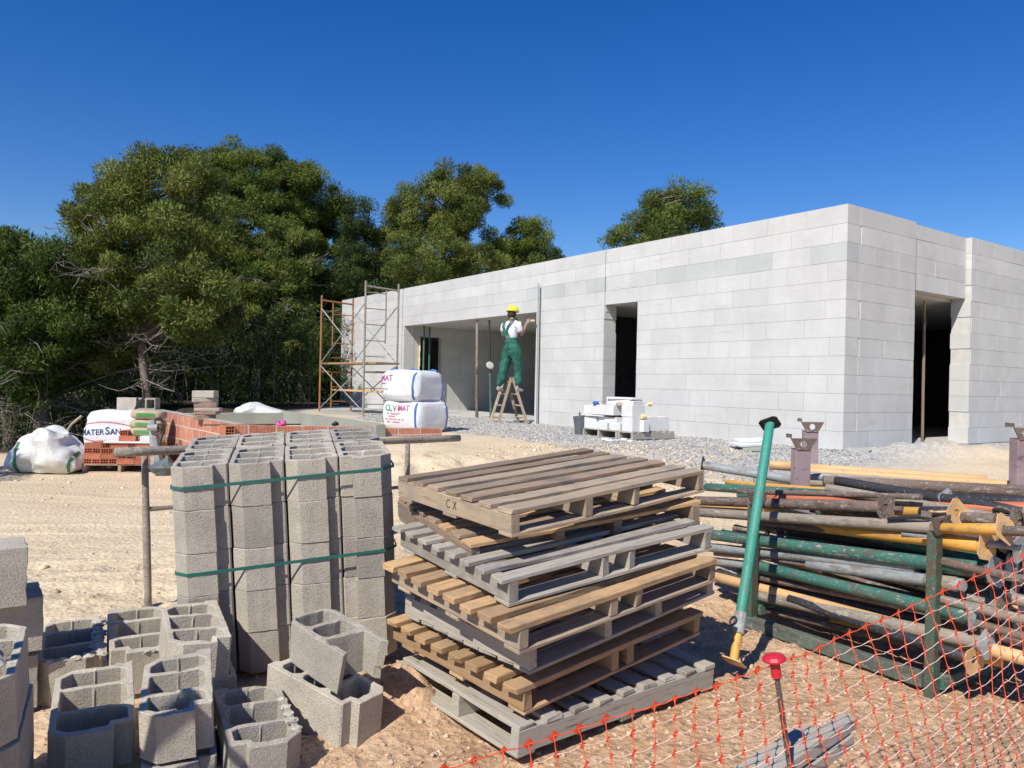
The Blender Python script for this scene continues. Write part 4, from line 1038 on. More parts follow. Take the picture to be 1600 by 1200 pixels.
S = {k: L8(*v) for k, v in dict(pel=(328, 470, 15.32), waist=(324, 415, 15.32), chest=(318, 318, 15.32), neck=(324, 232, 15.32), nt=(330, 200, 15.34), head=(334, 168, 15.36), crown=(330, 132, 15.35),
     sR=(382, 262, 15.2), eR=(404, 350, 15.28), wR=(446, 262, 15.42), sL=(262, 262, 15.46), eL=(250, 350, 15.56), wL=(335, 385, 15.75),
     hR=(366, 490, 15.22), kR=(384, 640, 15.32), aR=(372, 790, 15.32), hL=(288, 490, 15.42), kL=(254, 655, 15.34), aL=(216, 790, 15.34)).items()}
J = {'pel': (S['pel'], .13), 'waist': (S['waist'], (.135, .11)), 'chest': (S['chest'], (.15, .12)), 'neck': (S['neck'], .065), 'nt': (S['nt'], .058), 'head': (S['head'], (.082, .09)), 'crown': (S['crown'], .07),
     'sR': (S['sR'], .062), 'eR': (S['eR'], .045), 'wR': (S['wR'], .032), 'sL': (S['sL'], .062), 'eL': (S['eL'], .045), 'wL': (S['wL'], .032),
     'hR': (S['hR'], .10), 'kR': (S['kR'], .062), 'aR': (S['aR'], .042), 'hL': (S['hL'], .10), 'kL': (S['kL'], .062), 'aL': (S['aL'], .042)}
fd = V((.70, .71, 0))   # the way he faces
J['nose'] = (S['head'] + fd * .105 + V((0, 0, -.005)), .014); J['chin'] = (S['head'] + fd * .055 + V((0, 0, -.075)), .035)
hand = S['wR'] + V((.04, .03, .06)); J['pR'] = (hand, (.035, .022))
E = [('pel', 'waist'), ('waist', 'chest'), ('chest', 'neck'), ('neck', 'nt'), ('nt', 'head'), ('head', 'crown'), ('head', 'nose'), ('nt', 'chin'), ('neck', 'sR'), ('sR', 'eR'), ('eR', 'wR'), ('wR', 'pR'), ('neck', 'sL'), ('sL', 'eL'), ('eL', 'wL'), ('pel', 'hR'), ('hR', 'kR'), ('kR', 'aR'), ('pel', 'hL'), ('hL', 'kL'), ('kL', 'aL')]
for i in range(5):
    b_ = hand + V((.012 * (i - 2), .012 * (2 - i), .035)); t_ = b_ + V((.02, .02, .035)) if i < 4 else hand + V((-.03, .03, .02)); u_ = t_ + V((.02, .015, -.01))
    J['f%d' % i] = (b_ if i < 4 else hand + V((-.02, .01, .0)), .011); J['g%d' % i] = (t_, .010); J['h%d' % i] = (u_, .009)
    E += [('pR', 'f%d' % i), ('f%d' % i, 'g%d' % i), ('g%d' % i, 'h%d' % i)]
skin('body', J, E, M['skin'], wk, 'pel')
JT = {k: J[k] for k in ()}
up = lambda n, r, t=None, o=None: ((S[n] if t is None else S[n].lerp(S[t], o)), r)
skin('shirt', {'w': up('waist', (.162, .14)), 'c': up('chest', (.17, .135)), 'n': (S['neck'] + V((0, 0, -.02)), (.10, .085)), 'n2': (S['neck'].lerp(S['nt'], .35), .07), 'a': up('sR', .078), 'b': up('sR', .07, 'eR', .72), 'd': up('sL', .078), 'e': up('sL', .07, 'eL', .72)},
     [('w', 'c'), ('c', 'n'), ('n', 'n2'), ('n', 'a'), ('a', 'b'), ('n', 'd'), ('d', 'e')], M['shirt'], wk, 'w', disp=.03)
skin('overalls', {'p': up('pel', (.155, .145)), 'w': up('waist', (.163, .14)), 'm': up('waist', (.172, .145), 'chest', .3), 'm2': up('waist', (.176, .148), 'chest', .55), 'a': up('hR', .125), 'b': up('kR', .092), 'c': up('aR', .085), 'd': up('hL', .125), 'e': up('kL', .092), 'f': up('aL', .085)},
     [('p', 'w'), ('w', 'm'), ('m', 'm2'), ('p', 'a'), ('a', 'b'), ('b', 'c'), ('p', 'd'), ('d', 'e'), ('e', 'f')], M['overall'], wk, 'p', disp=.075)
# braces of the bib and the back panel: ribbons lying on the shirt
bk_ = -fd
mb = MB()
def rib(pts, w=.028):
    for (a, b) in zip(pts, pts[1:]):
        s_ = V((.71, -.70, 0)) * w; nn = bk_ * .012
        mb.add([a - s_, a + s_, b + s_, b - s_, a - s_ + nn, a + s_ + nn, b + s_ + nn, b - s_ + nn], BOXF)
cb = S['chest'] + bk_ * .155; side = V((.71, -.70, 0))
wb = S['waist'] + bk_ * .15
rib([S['waist'].lerp(S['chest'], .6) + bk_ * .160, S['waist'].lerp(S['chest'], .8) + bk_ * .158], .10)
rib([S['waist'].lerp(S['chest'], .8) + bk_ * .159, S['waist'].lerp(S['chest'], 1.05) + bk_ * .155], .07)
for sg in (-1, 1): rib([cb + side * .03 * sg, cb + side * .07 * sg + V((0, 0, .10)), S['neck'] + side * .10 * sg + bk_ * .10 + V((0, 0, .0)), S['neck'] + side * .10 * sg + V((0, 0, .075)), S['neck'] + side * .10 * sg - bk_ * .08 + V((0, 0, .02))], .019)
o = mb.build('bib_straps', M['overall'], wk); o.matrix_local = wk.matrix_world.inverted()
mb = MB(); bmh = bmesh.new(); bmesh.ops.create_uvsphere(bmh, u_segments=16, v_segments=10, radius=1)
mb.add([(v.co.x * .088, v.co.y * .088, v.co.z * .10) for v in bmh.verts], [[v.index for v in f.verts] for f in bmh.faces]); bmh.free()
o = mb.build('hair', flat('dark_hair', (.035, .022, .015), .8), wk, smooth=True); o.matrix_local = wk.matrix_world.inverted() @ Matrix.Translation(S['head'] + bk_ * .03 + V((0, 0, .0)))
hm = bpy.data.meshes.new('helmet'); bm = bmesh.new(); bmesh.ops.create_uvsphere(bm, u_segments=24, v_segments=14, radius=1)
bmesh.ops.delete(bm, geom=[v for v in bm.verts if v.co.z < -.12], context='VERTS')
for v in bm.verts:
    z = v.co.z; ang = v.co.x
    v.co = V((v.co.x * .142, v.co.y * .118, v.co.z * .135))
    if abs(v.co.y) < .02 and z > .3: v.co.z += .006
    if z < -.02:
        v.co.x *= 1.10; v.co.y *= 1.08
        if v.co.x > .06: v.co.x += .05 * (v.co.x - .06) / .09
bm.to_mesh(hm); bm.free()
o = link('helmet', hm, M['yellow_hat'], wk, smooth=True); o.matrix_local = wk.matrix_world.inverted() @ Matrix.Translation(S['head'] + V((0, 0, .045))) @ Matrix.Rotation(.80, 4, 'Z') @ Matrix.Rotation(.06, 4, 'Y')
s_ = o.modifiers.new('t', 'SOLIDIFY'); s_.thickness = .004
for an, toe in (('aR', V((.12, .1, -.02))), ('aL', V((.12, .12, -.02)))):
    a = S[an]; skin('boot', {'a': (a + V((0, 0, .03)), .05), 'h': (a + V((-.02, -.02, -.055)), .045), 't': (a + toe + V((0, 0, -.045)), (.045, .032))}, [('a', 'h'), ('h', 't')], M['boot'], wk, 'a')
skin('glove', {'a': (S['wR'], .042), 'b': (hand, (.05, .035)), 'c': (hand + V((.02, .02, .05)), (.045, .03))}, [('a', 'b'), ('b', 'c')], M['glove'], wk, 'a')
mb = MB(); q = hand + V((.03, .03, .03)); mb.tube([q, q + V((.10, .03, .005))], .028, 10); tl_ = mb.build('sanding_pad', M['yellow_pale']); tag(tl_, 'orange rubbing pad in the raised glove of the worker', 'tool')

# ------------------------------------------------------------------ sacks and bags
def bag_mesh(w, d, h, p=.35, seed=0, crump=.03, fs=3., top=.06, n=40, peak=None):
    me = bpy.data.meshes.new('bag'); V_, F_ = [], []
    nu, nv = n * 2, n
    def sg(t, e): return math.copysign(abs(t) ** e, t)
    for j in range(nv + 1):
        ph = -math.pi / 2 + math.pi * j / nv
        for i in range(nu):
            th = 2 * math.pi * i / nu
            x = sg(math.cos(ph), p) * sg(math.cos(th), p) * w / 2; y = sg(math.cos(ph), p) * sg(math.sin(th), p) * d / 2; z = sg(math.sin(ph), p) * h / 2 + h / 2
            k = z / h; b = 1 + top * math.sin(math.pi * k)
            x *= b; y *= b
            if peak: 
                x0, pw = peak; q = math.exp(-((x - x0) / (w * pw)) ** 2); z *= .45 + .55 * q
            f = float(vn(x * fs + seed, y * fs, z * fs * 1.3)) + .5 * float(vn(x * fs * 2.6, y * fs * 2.6 + seed, z * fs * 3))
            r = Vector((x, y, (z - h / 2) * .6)); r = r.normalized() if r.length > 1e-6 else r
            if peak: f = (1 - 2.2 * abs(f)) * .8 + .35 * float(vn(x * 9, y * 9 + seed, z * 9))
            elif n == 40: f += .45 * float(vn(x * 3 + seed, y * 3, z * 26)) + .3 * float(vn(x * 16, y * 16 + seed, z * 7))
            c = crump * f * (.25 if k < .05 else 1)
            V_.append((x + r.x * c, y + r.y * c, max(0, z + r.z * c)))
    for j in range(nv):
        for i in range(nu): F_.append((j * nu + i, j * nu + (i + 1) % nu, (j + 1) * nu + (i + 1) % nu, (j + 1) * nu + i))
    me.from_pydata(V_, [], F_); me.update(); bm = bmesh.new(); bm.from_mesh(me); bmesh.ops.remove_doubles(bm, verts=bm.verts, dist=1e-4); bmesh.ops.recalc_face_normals(bm, faces=bm.faces); bm.to_mesh(me); bm.free(); return me
def project(name, me, bag, c, u, v, mat, off=.006):
    """lay a flat mesh (x,y plane) onto a bag: c, u, v in the bag's own space"""
    u = Vector(u).normalized(); v = Vector(v).normalized(); dd = -u.cross(v)
    bvh = BVHTree.FromPolygons([x.co[:] for x in bag.data.vertices], [p.vertices[:] for p in bag.data.polygons])
    bm = bmesh.new(); bm.from_mesh(me); bmesh.ops.triangulate(bm, faces=bm.faces)
    for _ in range(2):
        es = [e for e in bm.edges if e.calc_length() > .05]
        if es: bmesh.ops.subdivide_edges(bm, edges=es, cuts=1)
    bad = []
    for x in bm.verts:
        p = Vector(c) + u * x.co.x + v * x.co.y; lift = x.co.z
        hit = bvh.ray_cast(p - dd * 2, dd)[0]
        if hit is None: bad.append(x)
        else: x.co = hit - dd * (off + max(0, lift))
    bmesh.ops.delete(bm, geom=bad, context='VERTS'); bm.to_mesh(me); bm.free()
    return link(name, me, mat, bag)
def rect(w, h, x=0, y=0):
    me = bpy.data.meshes.new('r'); k = max(2, int(max(w, h) / .05)); V_ = []; F_ = []
    a, b = (k, 1) if w > h else (1, k)
    for j in range(b + 1):
        for i in range(a + 1): V_.append((x + w * i / a, y + h * j / b, 0))
    for j in range(b):
        for i in range(a): s0 = j * (a + 1) + i; F_.append((s0, s0 + 1, s0 + a + 2, s0 + a + 1))
    me.from_pydata(V_, [], F_); me.update(); return me
def bigbag(label, q, yaw, w, d, h, seed, full=True):
    o = link('bulk_bag', bag_mesh(w, d, h, .33, seed, .024, 4., .06), M['white_bag'], smooth=True); o.matrix_world = Matrix.Translation(q) @ Matrix.Rotation(yaw, 4, 'Z'); tag(o, label, 'bulk bag', 'printed white bulk bags by the scaffold'); return o
Yb = 12.2
q = P(649, 669, Yb); q.z = Hf(q.x, q.y) - .01
ya = -.62
b1 = bigbag('lower white bulk bag with the full CLVMAT print, standing on the gravel', q, ya, .80, .74, .50, 3)
b2 = bigbag('upper white bulk bag sagging on the lower one, MAT at its left corner', q + Vector((-.05, 0, .47)), ya, .76, .72, .50, 8)
def prints(b, x0, z0, s, word=True):
    W_ = text_mesh('C', s * 1.05, 0); 
    for tx, dx, mt in (('C', 0, 'green_web'), ('LV', .62, 'lime'), ('MAT', 1.82, 'magenta')):
        project('lettering', text_mesh(tx, s, 0), b, (x0 + dx * s, 0, z0), (1, 0, 0), (0, 0, 1), M[mt])
    R = random.Random(2)
    for r_, (a, wd) in enumerate(((0, 3.5), (.6, 1.3), (0.1, 3.2), (.1, 2.4))):
        for i in range(int(wd * 5)):
            if R.random() < .8: project('print_line', rect(s * .13, s * .14, a * s + i * .19 * s, 0), b, (x0, 0, z0 - s * (.38 + .33 * r_)), (1, 0, 0), (0, 0, 1), M['red_print'])
prints(b1, -.29, .335, .135)
prints(b2, -.60, .33, .135)
for b in (b1, b2):
    for x in (-.375, .34):
        project('webbing', rect(.028, .46, x - .014, .02), b, (0, 0, 0), (1, 0, 0), (0, 0, 1), M['blue'], .009)
    project('webbing', rect(.028, .46, .25, .02), b, (0, 0, 0), (0, 1, 0), (0, 0, 1), M['blue'], .009)
    mb = MB()
    for x, y in ((-.25, -.2), (.2, -.22), (.22, .2), (-.2, .22)):
        mb.tube([(x - .08, y, .46), (x - .05, y, .50), (x + .02, y - .02, .515), (x + .08, y, .50), (x + .1, y, .46)], .016, 6)
    mb.build('lifting_loops', M['blue'], b)
# ------------------------------------------------------------------ aerated blocks on the pallet by the wall
pq = Vector((1.735, 10.95, 0)); pq.z = Hf(pq.x, pq.y) + .01
yaw = -.95
Mp = Matrix.Translation(pq) @ Matrix.Rotation(yaw, 4, 'Z') @ Matrix.Scale(.85, 4)
pallet('pallet under the white aerated blocks by the small doorway', Mp @ Matrix.Translation((-1.28, 0, 0)), 'wood_grey', 'wood_grey', .90, .8, .14, 0, 61, xs_=(0, .4, .855))
pallet('small pallet at the right corner of the white aerated blocks', Mp @ Matrix.Translation((-.36, 0, 0)), 'wood_grey', 'wood_grey', .36, 1.02, .14, 0, 62, xs_=(0, .315), bottom=(0, .46, .92))
R = random.Random(12)
def aac(label, x, y, z, w, d, h, rz=0., tx=0., ty=0., n_='aerated_block'):
    mb = MB(); mb.box((0, 0, 0), (w, d, h)); o = link(n_, bevel(mb.mesh(), .006, 2), M['aac_loose'])
    o.matrix_world = Mp @ (Matrix.Rotation(math.radians(90), 4, 'Z') if x > -.01 else Matrix.Translation((-.33, 0, 0))) @ Matrix.Translation((x, y, z + .142)) @ rotm(rz, tx, ty); tag(o, label, 'aerated block', 'white aerated blocks on the pallets by the wall'); return o
A = [('flat white block at the bottom front of the left pallet', -.93, .02, 0, .6, .25, .12, 0), ('white block at the bottom rear of the left pallet', -.93, .35, 0, .62, .3, .2, .05),
     ('small white block at the bottom right of the left pallet', -.3, .05, 0, .28, .4, .13, -.03), ('narrow white block in the second layer at the left', -.95, .03, .12, .3, .2, .09, .1), ('white block with a shaded front in the second layer', -.62, .08, .122, .5, .3, .1, -.05),
     ('thin white slab in the third layer at left', -.97, .0, .225, .55, .35, .03, .03), ('large white block on top of the left pallet, its right side shaded', -.75, .0, .26, .6, .28, .17, 0), ('jagged white offcut on the top left corner', -.98, .05, .262, .2, .22, .15, .15),
     ('long white slab lying highest on the left heap', -.55, .2, .54, .62, .22, .035, .05), ('white slab just below the highest one', -.6, .25, .436, .6, .25, .1, -.04),
     ('tall white block at the left end of the right pallet', .04, .05, 0, .2, .25, .25, 0), ('white block above the tall one', .04, .06, .252, .32, .25, .2, .05), ('broad white block at the right end of the right pallet', .35, .08, 0, .62, .26, .25, 0),
     ('white block in front with a square recess', .22, -.04, 0, .13, .12, .2, 0), ('grey mortar board leaning behind the broad white block', .42, .40, .1, .42, .03, .45, .2, -.25), ('white block behind the broad one', .3, .42, 0, .6, .25, .12, .05),
     ('small white offcut on top of the right heap', .1, .1, .455, .3, .2, .06, .2)]
for i, a in enumerate(A):
    o = aac(a[0], *a[1:8], *(a[8:9]))
    if 'mortar board' in a[0]: o.data.materials.clear(); o.data.materials.append(M['tank']); o['category'] = 'board'; o.name = 'mortar_board'; o['group'] = 'boards by the wall'; del o['group']
for i, (x, y, z, c, lab) in enumerate(((.30, .05, .27, 'foam', 'yellow foam lump on the broad white block'), (.52, .12, .47, 'foam', 'yellow foam lump higher up, by the leaning board'), (-.62, .02, .46, 'blue', 'crumpled blue cloth on the left block heap'), (-.1, .1, .46, 'sack', 'crumpled brown paper on the left block heap'))):
    mb = MB(); lump(mb, (0, 0, .05), (.09, .07, .06), i * 3.3); o = mb.build(['foam_lump', 'foam_lump', 'cloth', 'paper'][i], M[c], smooth=(i > 1)); o.matrix_world = Mp @ (Matrix.Rotation(math.radians(90), 4, 'Z') if x > -.01 else Matrix.Translation((-.33, 0, 0))) @ Matrix.Translation((x, y, z + .10)) @ Matrix.Scale(.7, 4); tag(o, lab, ['foam', 'foam', 'cloth', 'paper'][i])
mb = MB(); mb.tube([(0, 0, 0), (.012, 0, .12), (-.01, 0, .31)], [.07, .088, .095], 14); mb.tube([(.0, -.09, .30), (0, -.06, .35), (0, 0, .37), (0, .06, .35), (0, .09, .30)], .008, 5)
q = P(905, 684, 11.9); q.z = Hf(q.x, q.y); tag(mb.build('bucket', M['bucket'], None, q), 'dark dented bucket with handle left of the white block pallet', 'bucket')
def scraps(label, pts, name='offcut', sz=(.18, .1, .05)):
    e = None
    for i, (px, py, Y, s) in enumerate(pts):
        q = P(px, py, Y); q.z = Hf(q.x, q.y)
        mb = MB(); lump(mb, (0, 0, .02), (s, s * .6, s * .35), i * 2.1 + px); o = mb.build(name, M['aac_loose'], None, q); tag(o, label, 'offcut', 'white offcuts on the gravel')
scraps('small white chip of aerated block on the gravel before the pallet', [(948, 696, 10.9, .07), (962, 697, 10.8, .05), (975, 694, 11, .06), (985, 696, 10.7, .05), (990, 692, 11.1, .06)])
for i, (px, py, Y, w_, d_, h_, z_, rz, lab) in enumerate(((1170, 700, 10.2, .42, .3, .035, .05, .3, 'white slab lying on the gravel near the house corner'), (1172, 696, 10.3, .40, .25, .03, .09, .1, 'upper of the white slabs on the gravel near the house corner'), (1178, 705, 10.05, .3, .2, .045, .0, -.2, 'grey piece under the white slabs near the house corner'))):
    q = P(px, py, Y); q.z = Hf(q.x, q.y) + z_; mb = MB(); mb.box((-w_ / 2, -d_ / 2, 0), (w_ / 2, d_ / 2, h_)); o = link('slab_piece', bevel(mb.mesh(), .004), M['aac_loose' if i < 2 else 'tank']); o.matrix_world = mtx(q, rz, .04, -.05); tag(o, lab, 'slab')
# stones at the foot of the short wall
for i, (px, py, Y, s) in enumerate(((1412, 712, 10.5, .5), (1370, 712, 10.3, .22), (1345, 716, 10.1, .12))):
    q = P(px, py, Y); q.z = Hf(q.x, q.y); mb = MB(); lump(mb, (0, 0, 0), (s, .14, .06), i * 5.); o = mb.build('mortar_heap', M['tank'], None, q); o.rotation_euler.z = .6; tag(o, ['long grey mortar heap at the foot of the side wall', 'grey lump at the foot of the side wall near the corner', 'small grey lump nearest the house corner'][i], 'mortar')

# ------------------------------------------------------------------ low walls at the left
def clay_wall_mat():
    m, n, b = mat_new('clay_brick_wall'); v = coords(n, rand=False)
    sp = N(n, 'SeparateXYZ'); n.links.new(v, sp.inputs[0]); cb = N(n, 'CombineXYZ'); n.links.new(sp.outputs['X'], cb.inputs['X']); n.links.new(sp.outputs['Z'], cb.inputs['Y'])
    nz_ = noise(n, v, 3, 2, .5, 1); mx = mixc(n, .012, cb.outputs[0], nz_)
    t = N(n, 'TexBrick', **{'offset': .5}); t.inputs['Scale'].default_value = 1; t.inputs['Brick Width'].default_value = .34; t.inputs['Row Height'].default_value = .2; t.inputs['Mortar Size'].default_value = .009; t.inputs['Mortar Smooth'].default_value = .3
    t.inputs['Color1'].default_value = (.40, .14, .085, 1); t.inputs['Color2'].default_value = (.52, .22, .14, 1); t.inputs['Mortar'].default_value = (.55, .47, .40, 1); n.links.new(mx, t.inputs['Vector'])
    w = N(n, 'TexWave', bands_direction='X'); w.inputs['Scale'].default_value = 7; n.links.new(v, w.inputs[0])
    wr = ramp(n, [(.3, .85), (.7, 1.08)]); n.links.new(w.outputs[0], wr.inputs[0])
    c = mixc(n, 1., t.outputs[0], wr.outputs[0], 'MULTIPLY')
    sm = ramp(n, [(.5, 0.), (.68, .55)]); n.links.new(noise(n, v, 7, 6, .7), sm.inputs[0])
    n.links.new(mixc(n, sm.outputs[0], c, (.55, .42, .34)), b.inputs['Base Color']); b.inputs['Roughness'].default_value = .9
    bump(n, b, t.outputs[1], -.4, .01); return m
M['clay'] = clay_wall_mat()
def lowwall(name, a, b, z0a, z1a, z0b, z1b, th, mat, label, cap=None, cat='wall'):
    a, b = Vector((*a, 0)), Vector((*b, 0)); L = (b - a).length; mb = MB(); k = int(L / .34) + 1; R = random.Random(int(L * 100)); V_ = []; F_ = []
    for i in range(k + 1):
        t = i / k; zt = z1a + (z1b - z1a) * t + R.uniform(-.006, .006); zb = z0a + (z0b - z0a) * t
        V_ += [(L * t, 0, zb), (L * t, th, zb), (L * t, th, zt), (L * t, 0, zt)]
    for i in range(k):
        q = i * 4
        for j in range(4): F_.append((q + j, q + (j + 1) % 4, q + 4 + (j + 1) % 4, q + 4 + j))
    F_.append((3, 2, 1, 0)); q = k * 4; F_.append((q, q + 1, q + 2, q + 3))
    mb.add(V_, F_); o = link(name, bevel(mb.mesh(), .004, 1, 60), mat); d_ = (b - a).normalized()
    o.matrix_world = Matrix(((d_.x, -d_.y, 0, a.x), (d_.y, d_.x, 0, a.y), (0, 0, 1, 0), (0, 0, 0, 1))); tag(o, label, cat)
    if cap: mb = MB(); mb.add([(x, y + (-.004 if y == 0 else .004), z + .012 if z > z0a + .3 else (z1a + (z1b - z1a) * x / L) + .001) for (x, y, z) in V_], F_); mb.build('mortar_cap', cap, o)
    return o
lowwall('brick_wall', (-6.25, 13.25), (-3.45, 9.58), -.3, .975, -.3, .965, .12, M['clay'], 'red clay brick wall running away from the track, with mortar smears', cap=M['mortar'])
lowwall('brick_wall', (-3.40, 9.47), (-1.0, 11.15), -.3, .965, -.2, .875, .12, M['clay'], 'low red brick wall behind the strapped block stack, below the grey tank')
lowwall('tank_wall', (-1.72, 10.55), (-3.9, 13.5), .2, .96, .2, .985, .15, M['tank'], 'sunlit grey rendered tank wall running towards the scaffold')
lowwall('tank_wall', (-3.9, 13.52), (-5.75, 12.3), .2, .965, .2, .95, .15, M['tank'], 'darker grey tank wall behind the red brick wall')
hb = plan_mesh([(0, 0), (.12, 0), (.12, .16), (0, .16)], [[(x, y), (x + .028, y), (x + .028, y + .028), (x, y + .028)] for x in (.014, .046, .078) for y in (.012, .048, .084, .12)], .24, step=None, jit=0, rim=0)
hbrick = plan_mesh([(0, 0), (.115, 0), (.115, .076), (0, .076)], [[(x, y), (x + .026, y), (x + .026, y + .026), (x, y + .026)] for x in (.011, .0445, .078) for y in (.009, .041)], .24, step=None, jit=0, rim=0)
hbrick.materials.append(M['brick'])
# local: x width, y height, z length -> stand so that the holes face the camera (-Y)
HOLES = Matrix(((1, 0, 0, 0), (0, 0, 1, 0), (0, 1, 0, 0), (0, 0, 0, 1)))
bpM = Matrix.Translation(P(128, 738, 11.3)) @ Matrix.Rotation(.12, 4, 'Z')
bz = Hf(bpM.translation.x, bpM.translation.y); bpM.translation.z = bz
pallet('pallet under the hollow red bricks at the left', bpM, 'wood_pale', 'wood_pale', 1.06, .8, .13, 0, 71, xs_=(0, .5, 1.015))
rows_ = ['eeeesssE', 'eeeesss', 'sesess', 'eesssee']
k = 0; R = random.Random(3)
def hb_place(Mx, label):
    o = link('hollow_brick', hbrick); o.matrix_world = Mx @ HOLES; tag(o, label, 'brick', 'hollow red bricks on the pallet'); return o
rn = ['lowest', 'second', 'third', 'fourth']
rows_ = ['eeeessss', 'eeeessse', 'sseess', 'eesssse']
for r_, s in enumerate(('eeeesss', 'sseess', 'eeeesse', 'sesese')):
    x = .01 + R.uniform(0, .02); i = 0
    for ch in s:
        wd = .118 if ch == 'e' else .243
        if x + wd > 1.12: break
        i += 1
        Mx = bpM @ Matrix.Translation((x, R.uniform(-.012, .012), .133 + r_ * .0775))
        if ch == 's': Mx = bpM @ Matrix.Translation((x + .24, .0 + R.uniform(-.01, .01), .133 + r_ * .0775)) @ Matrix.Rotation(math.radians(90), 4, 'Z')
        hb_place(Mx, 'hollow red brick %s, %s from the left in the %s layer' % ('showing its holes' if ch == 'e' else 'lying lengthwise', ['first', 'second', 'third', 'fourth', 'fifth', 'sixth', 'seventh'][i - 1], rn[r_])); x += wd
# filling behind the front bricks
mb = MB()
for r_ in range(4):
    for c in range(8):
        Mx = bpM @ Matrix.Translation((.03 + c * .122, .27, .133 + r_ * .0775)); hb_place(Mx, 'hollow red brick in the hidden rear half of the pallet load')
for (x, z, lab, s_) in ((.50, .445, 'red brick showing its holes, on top of the pallet load below the sacks', 'e'), (.38, .445, 'red brick lying lengthwise on top of the pallet load', 's')):
    pass
o = hb_place(bpM @ Matrix.Translation((.50, .04, .555)), 'red brick showing its holes, highest one, beside the cement sacks')
o = hb_place(bpM @ Matrix.Translation((.74, .0, .476)) @ Matrix.Rotation(math.radians(90), 4, 'Z'), 'red brick lying lengthwise just below the highest one')
def white_slab(label, M_, dims, mat='aac_loose'):
    mb = MB(); mb.box((0, 0, 0), dims); o = link('white_board', bevel(mb.mesh(), .003), M[mat]); o.matrix_world = M_; tag(o, label, 'board')
white_slab('long pale board lying on the red bricks', bpM @ Matrix.Translation((.30, -.03, .445)) @ Matrix.Rotation(.03, 4, 'Z'), (.78, .3, .028))
white_slab('short white block on the pale board under the sacks', bpM @ Matrix.Translation((.80, .0, .476)), (.26, .2, .075))
for i, (z, lab) in enumerate(((.53, 'lowest of the three brown cement sacks'), (.645, 'middle one of the three brown cement sacks'), (.785, 'topmost brown cement sack with a green label'))):
    o = link('cement_sack', bag_mesh(.50, .36, .15, .55, i * 4., .018, 5., .0, 22), M['sack'], smooth=True); o.matrix_world = bpM @ Matrix.Translation((.80 + .01 * i, .30, z)) @ rotm(.03 * i, 0, .02); tag(o, lab, 'sack', 'cement sacks on the brick pallet')
    project('sack_label', rect(.26, .05, -.13, .05), o, (0, 0, .0), (1, 0, 0), (0, 0, 1), M['lime'], .005)
q = P(192, 700, 12.35); q.z = Hf(q.x, q.y)
o = link('bulk_bag', bag_mesh(.95, .8, .90, .45, 5, .03, 3.5, .04), M['white_bag'], smooth=True); o.matrix_world = mtx(q, -.05, 0, 0); tag(o, 'full white bulk bag with blue MATERSAN lettering behind the bricks', 'bulk bag')
x_ = -.47
for tx, sz_ in (('M', .15), ('ATER', .12), ('S', .16), ('AN', .12)):
    me = text_mesh(tx, sz_, 0, bold=.02); wd_ = max(v.co.x for v in me.vertices)
    project('lettering', me, o, (x_, 0, .50 + .06 * (x_ + .47)), (1, 0, .06), (-.06, 0, 1), M['navy']); x_ += wd_ + .008
for z0, k_ in ((.66, 1), (.45, -1)):
    me = bpy.data.meshes.new('arc'); V_, F_ = [], []
    for i in range(25):
        t = i / 24; x = -.42 + .74 * t; z = z0 + k_ * .05 * math.sin(math.pi * t); V_ += [(x, z, 0), (x, z + .014, 0)]
        if i: F_.append((2 * i - 2, 2 * i, 2 * i + 1, 2 * i - 1))
    me.from_pydata(V_, [], F_); project('print_arc', me, o, (0, 0, 0), (1, 0, 0), (0, 0, 1), M['red_print'])
mb = MB(); mb.tube([(-.47, -.36, .80), (-.62, -.38, .66), (-.75, -.4, .45), (-.9, -.42, .34)], .018, 6); mb.build('lifting_loop', M['sack'], o)
q = P(78, 737, 11.35); q.z = Hf(q.x, q.y) - .01
o = link('bulk_bag', bag_mesh(1.02, .8, .66, .72, 14, .07, 2.3, 0., 54, peak=(-.05, .36)), M['tarp'], smooth=False); o.matrix_world = mtx(q, .1, 0, 0); tag(o, 'crumpled half empty white bulk bag at the left edge of the site', 'bulk bag')
project('webbing', rect(.05, .5, -.33, .0), o, (0, 0, 0), (1, 0, .1), (0, 0, 1), M['green_web'], .01); project('webbing', rect(.04, .4, .36, .0), o, (0, 0, 0), (1, 0, -.1), (.2, 0, 1), M['green_web'], .01)
# grey blocks stacked behind the sacks
sb = plan_mesh([(0, 0), (.5, 0), (.5, .2), (0, .2)], [[(.03, .03), (.23, .03), (.23, .17), (.03, .17)], [(.27, .03), (.47, .03), (.47, .17), (.27, .17)]], .2, step=None, jit=0, rim=0.0); sb.materials.append(M['block'])
q = P(180, 656, 12.75)
zt = P(180, 622, 12.75).z; lay = 0
z = zt - .19
while z > .0:
    for i in (0, 1):
        o = link('concrete_block', sb); o.matrix_world = Matrix.Translation((q.x + i * (.27 if lay else .30) + (.0 if lay else .02), q.y + .05 * i, z)) @ rotm(.05, 0, 0) @ (Matrix.Rotation(math.radians(90), 4, 'X') @ Matrix.Translation((0, 0, -.2)) if (i == 1 and lay == 0) else Matrix.Identity(4)) @ Matrix.Scale(.62, 4, (1, 0, 0))
        tag(o, 'grey block behind the cement sacks, %s in the %s layer from the top' % (['left one', 'right one'][i], ['first', 'second', 'third', 'fourth', 'fifth', 'sixth', 'seventh'][lay]), 'concrete block', 'grey blocks stacked behind the cement sacks')
    z -= .202; lay += 1
mb = MB(); mb.tube([P(208, 647, 12.4), P(216, 630, 12.4), P(226, 621, 12.4)], .02, 6); mb.tube([P(216, 630, 12.4), P(215, 620, 12.4)], .012, 6); tag(mb.build('stick', M['black']), 'forked dark stick leaning on the grey blocks', 'stick')
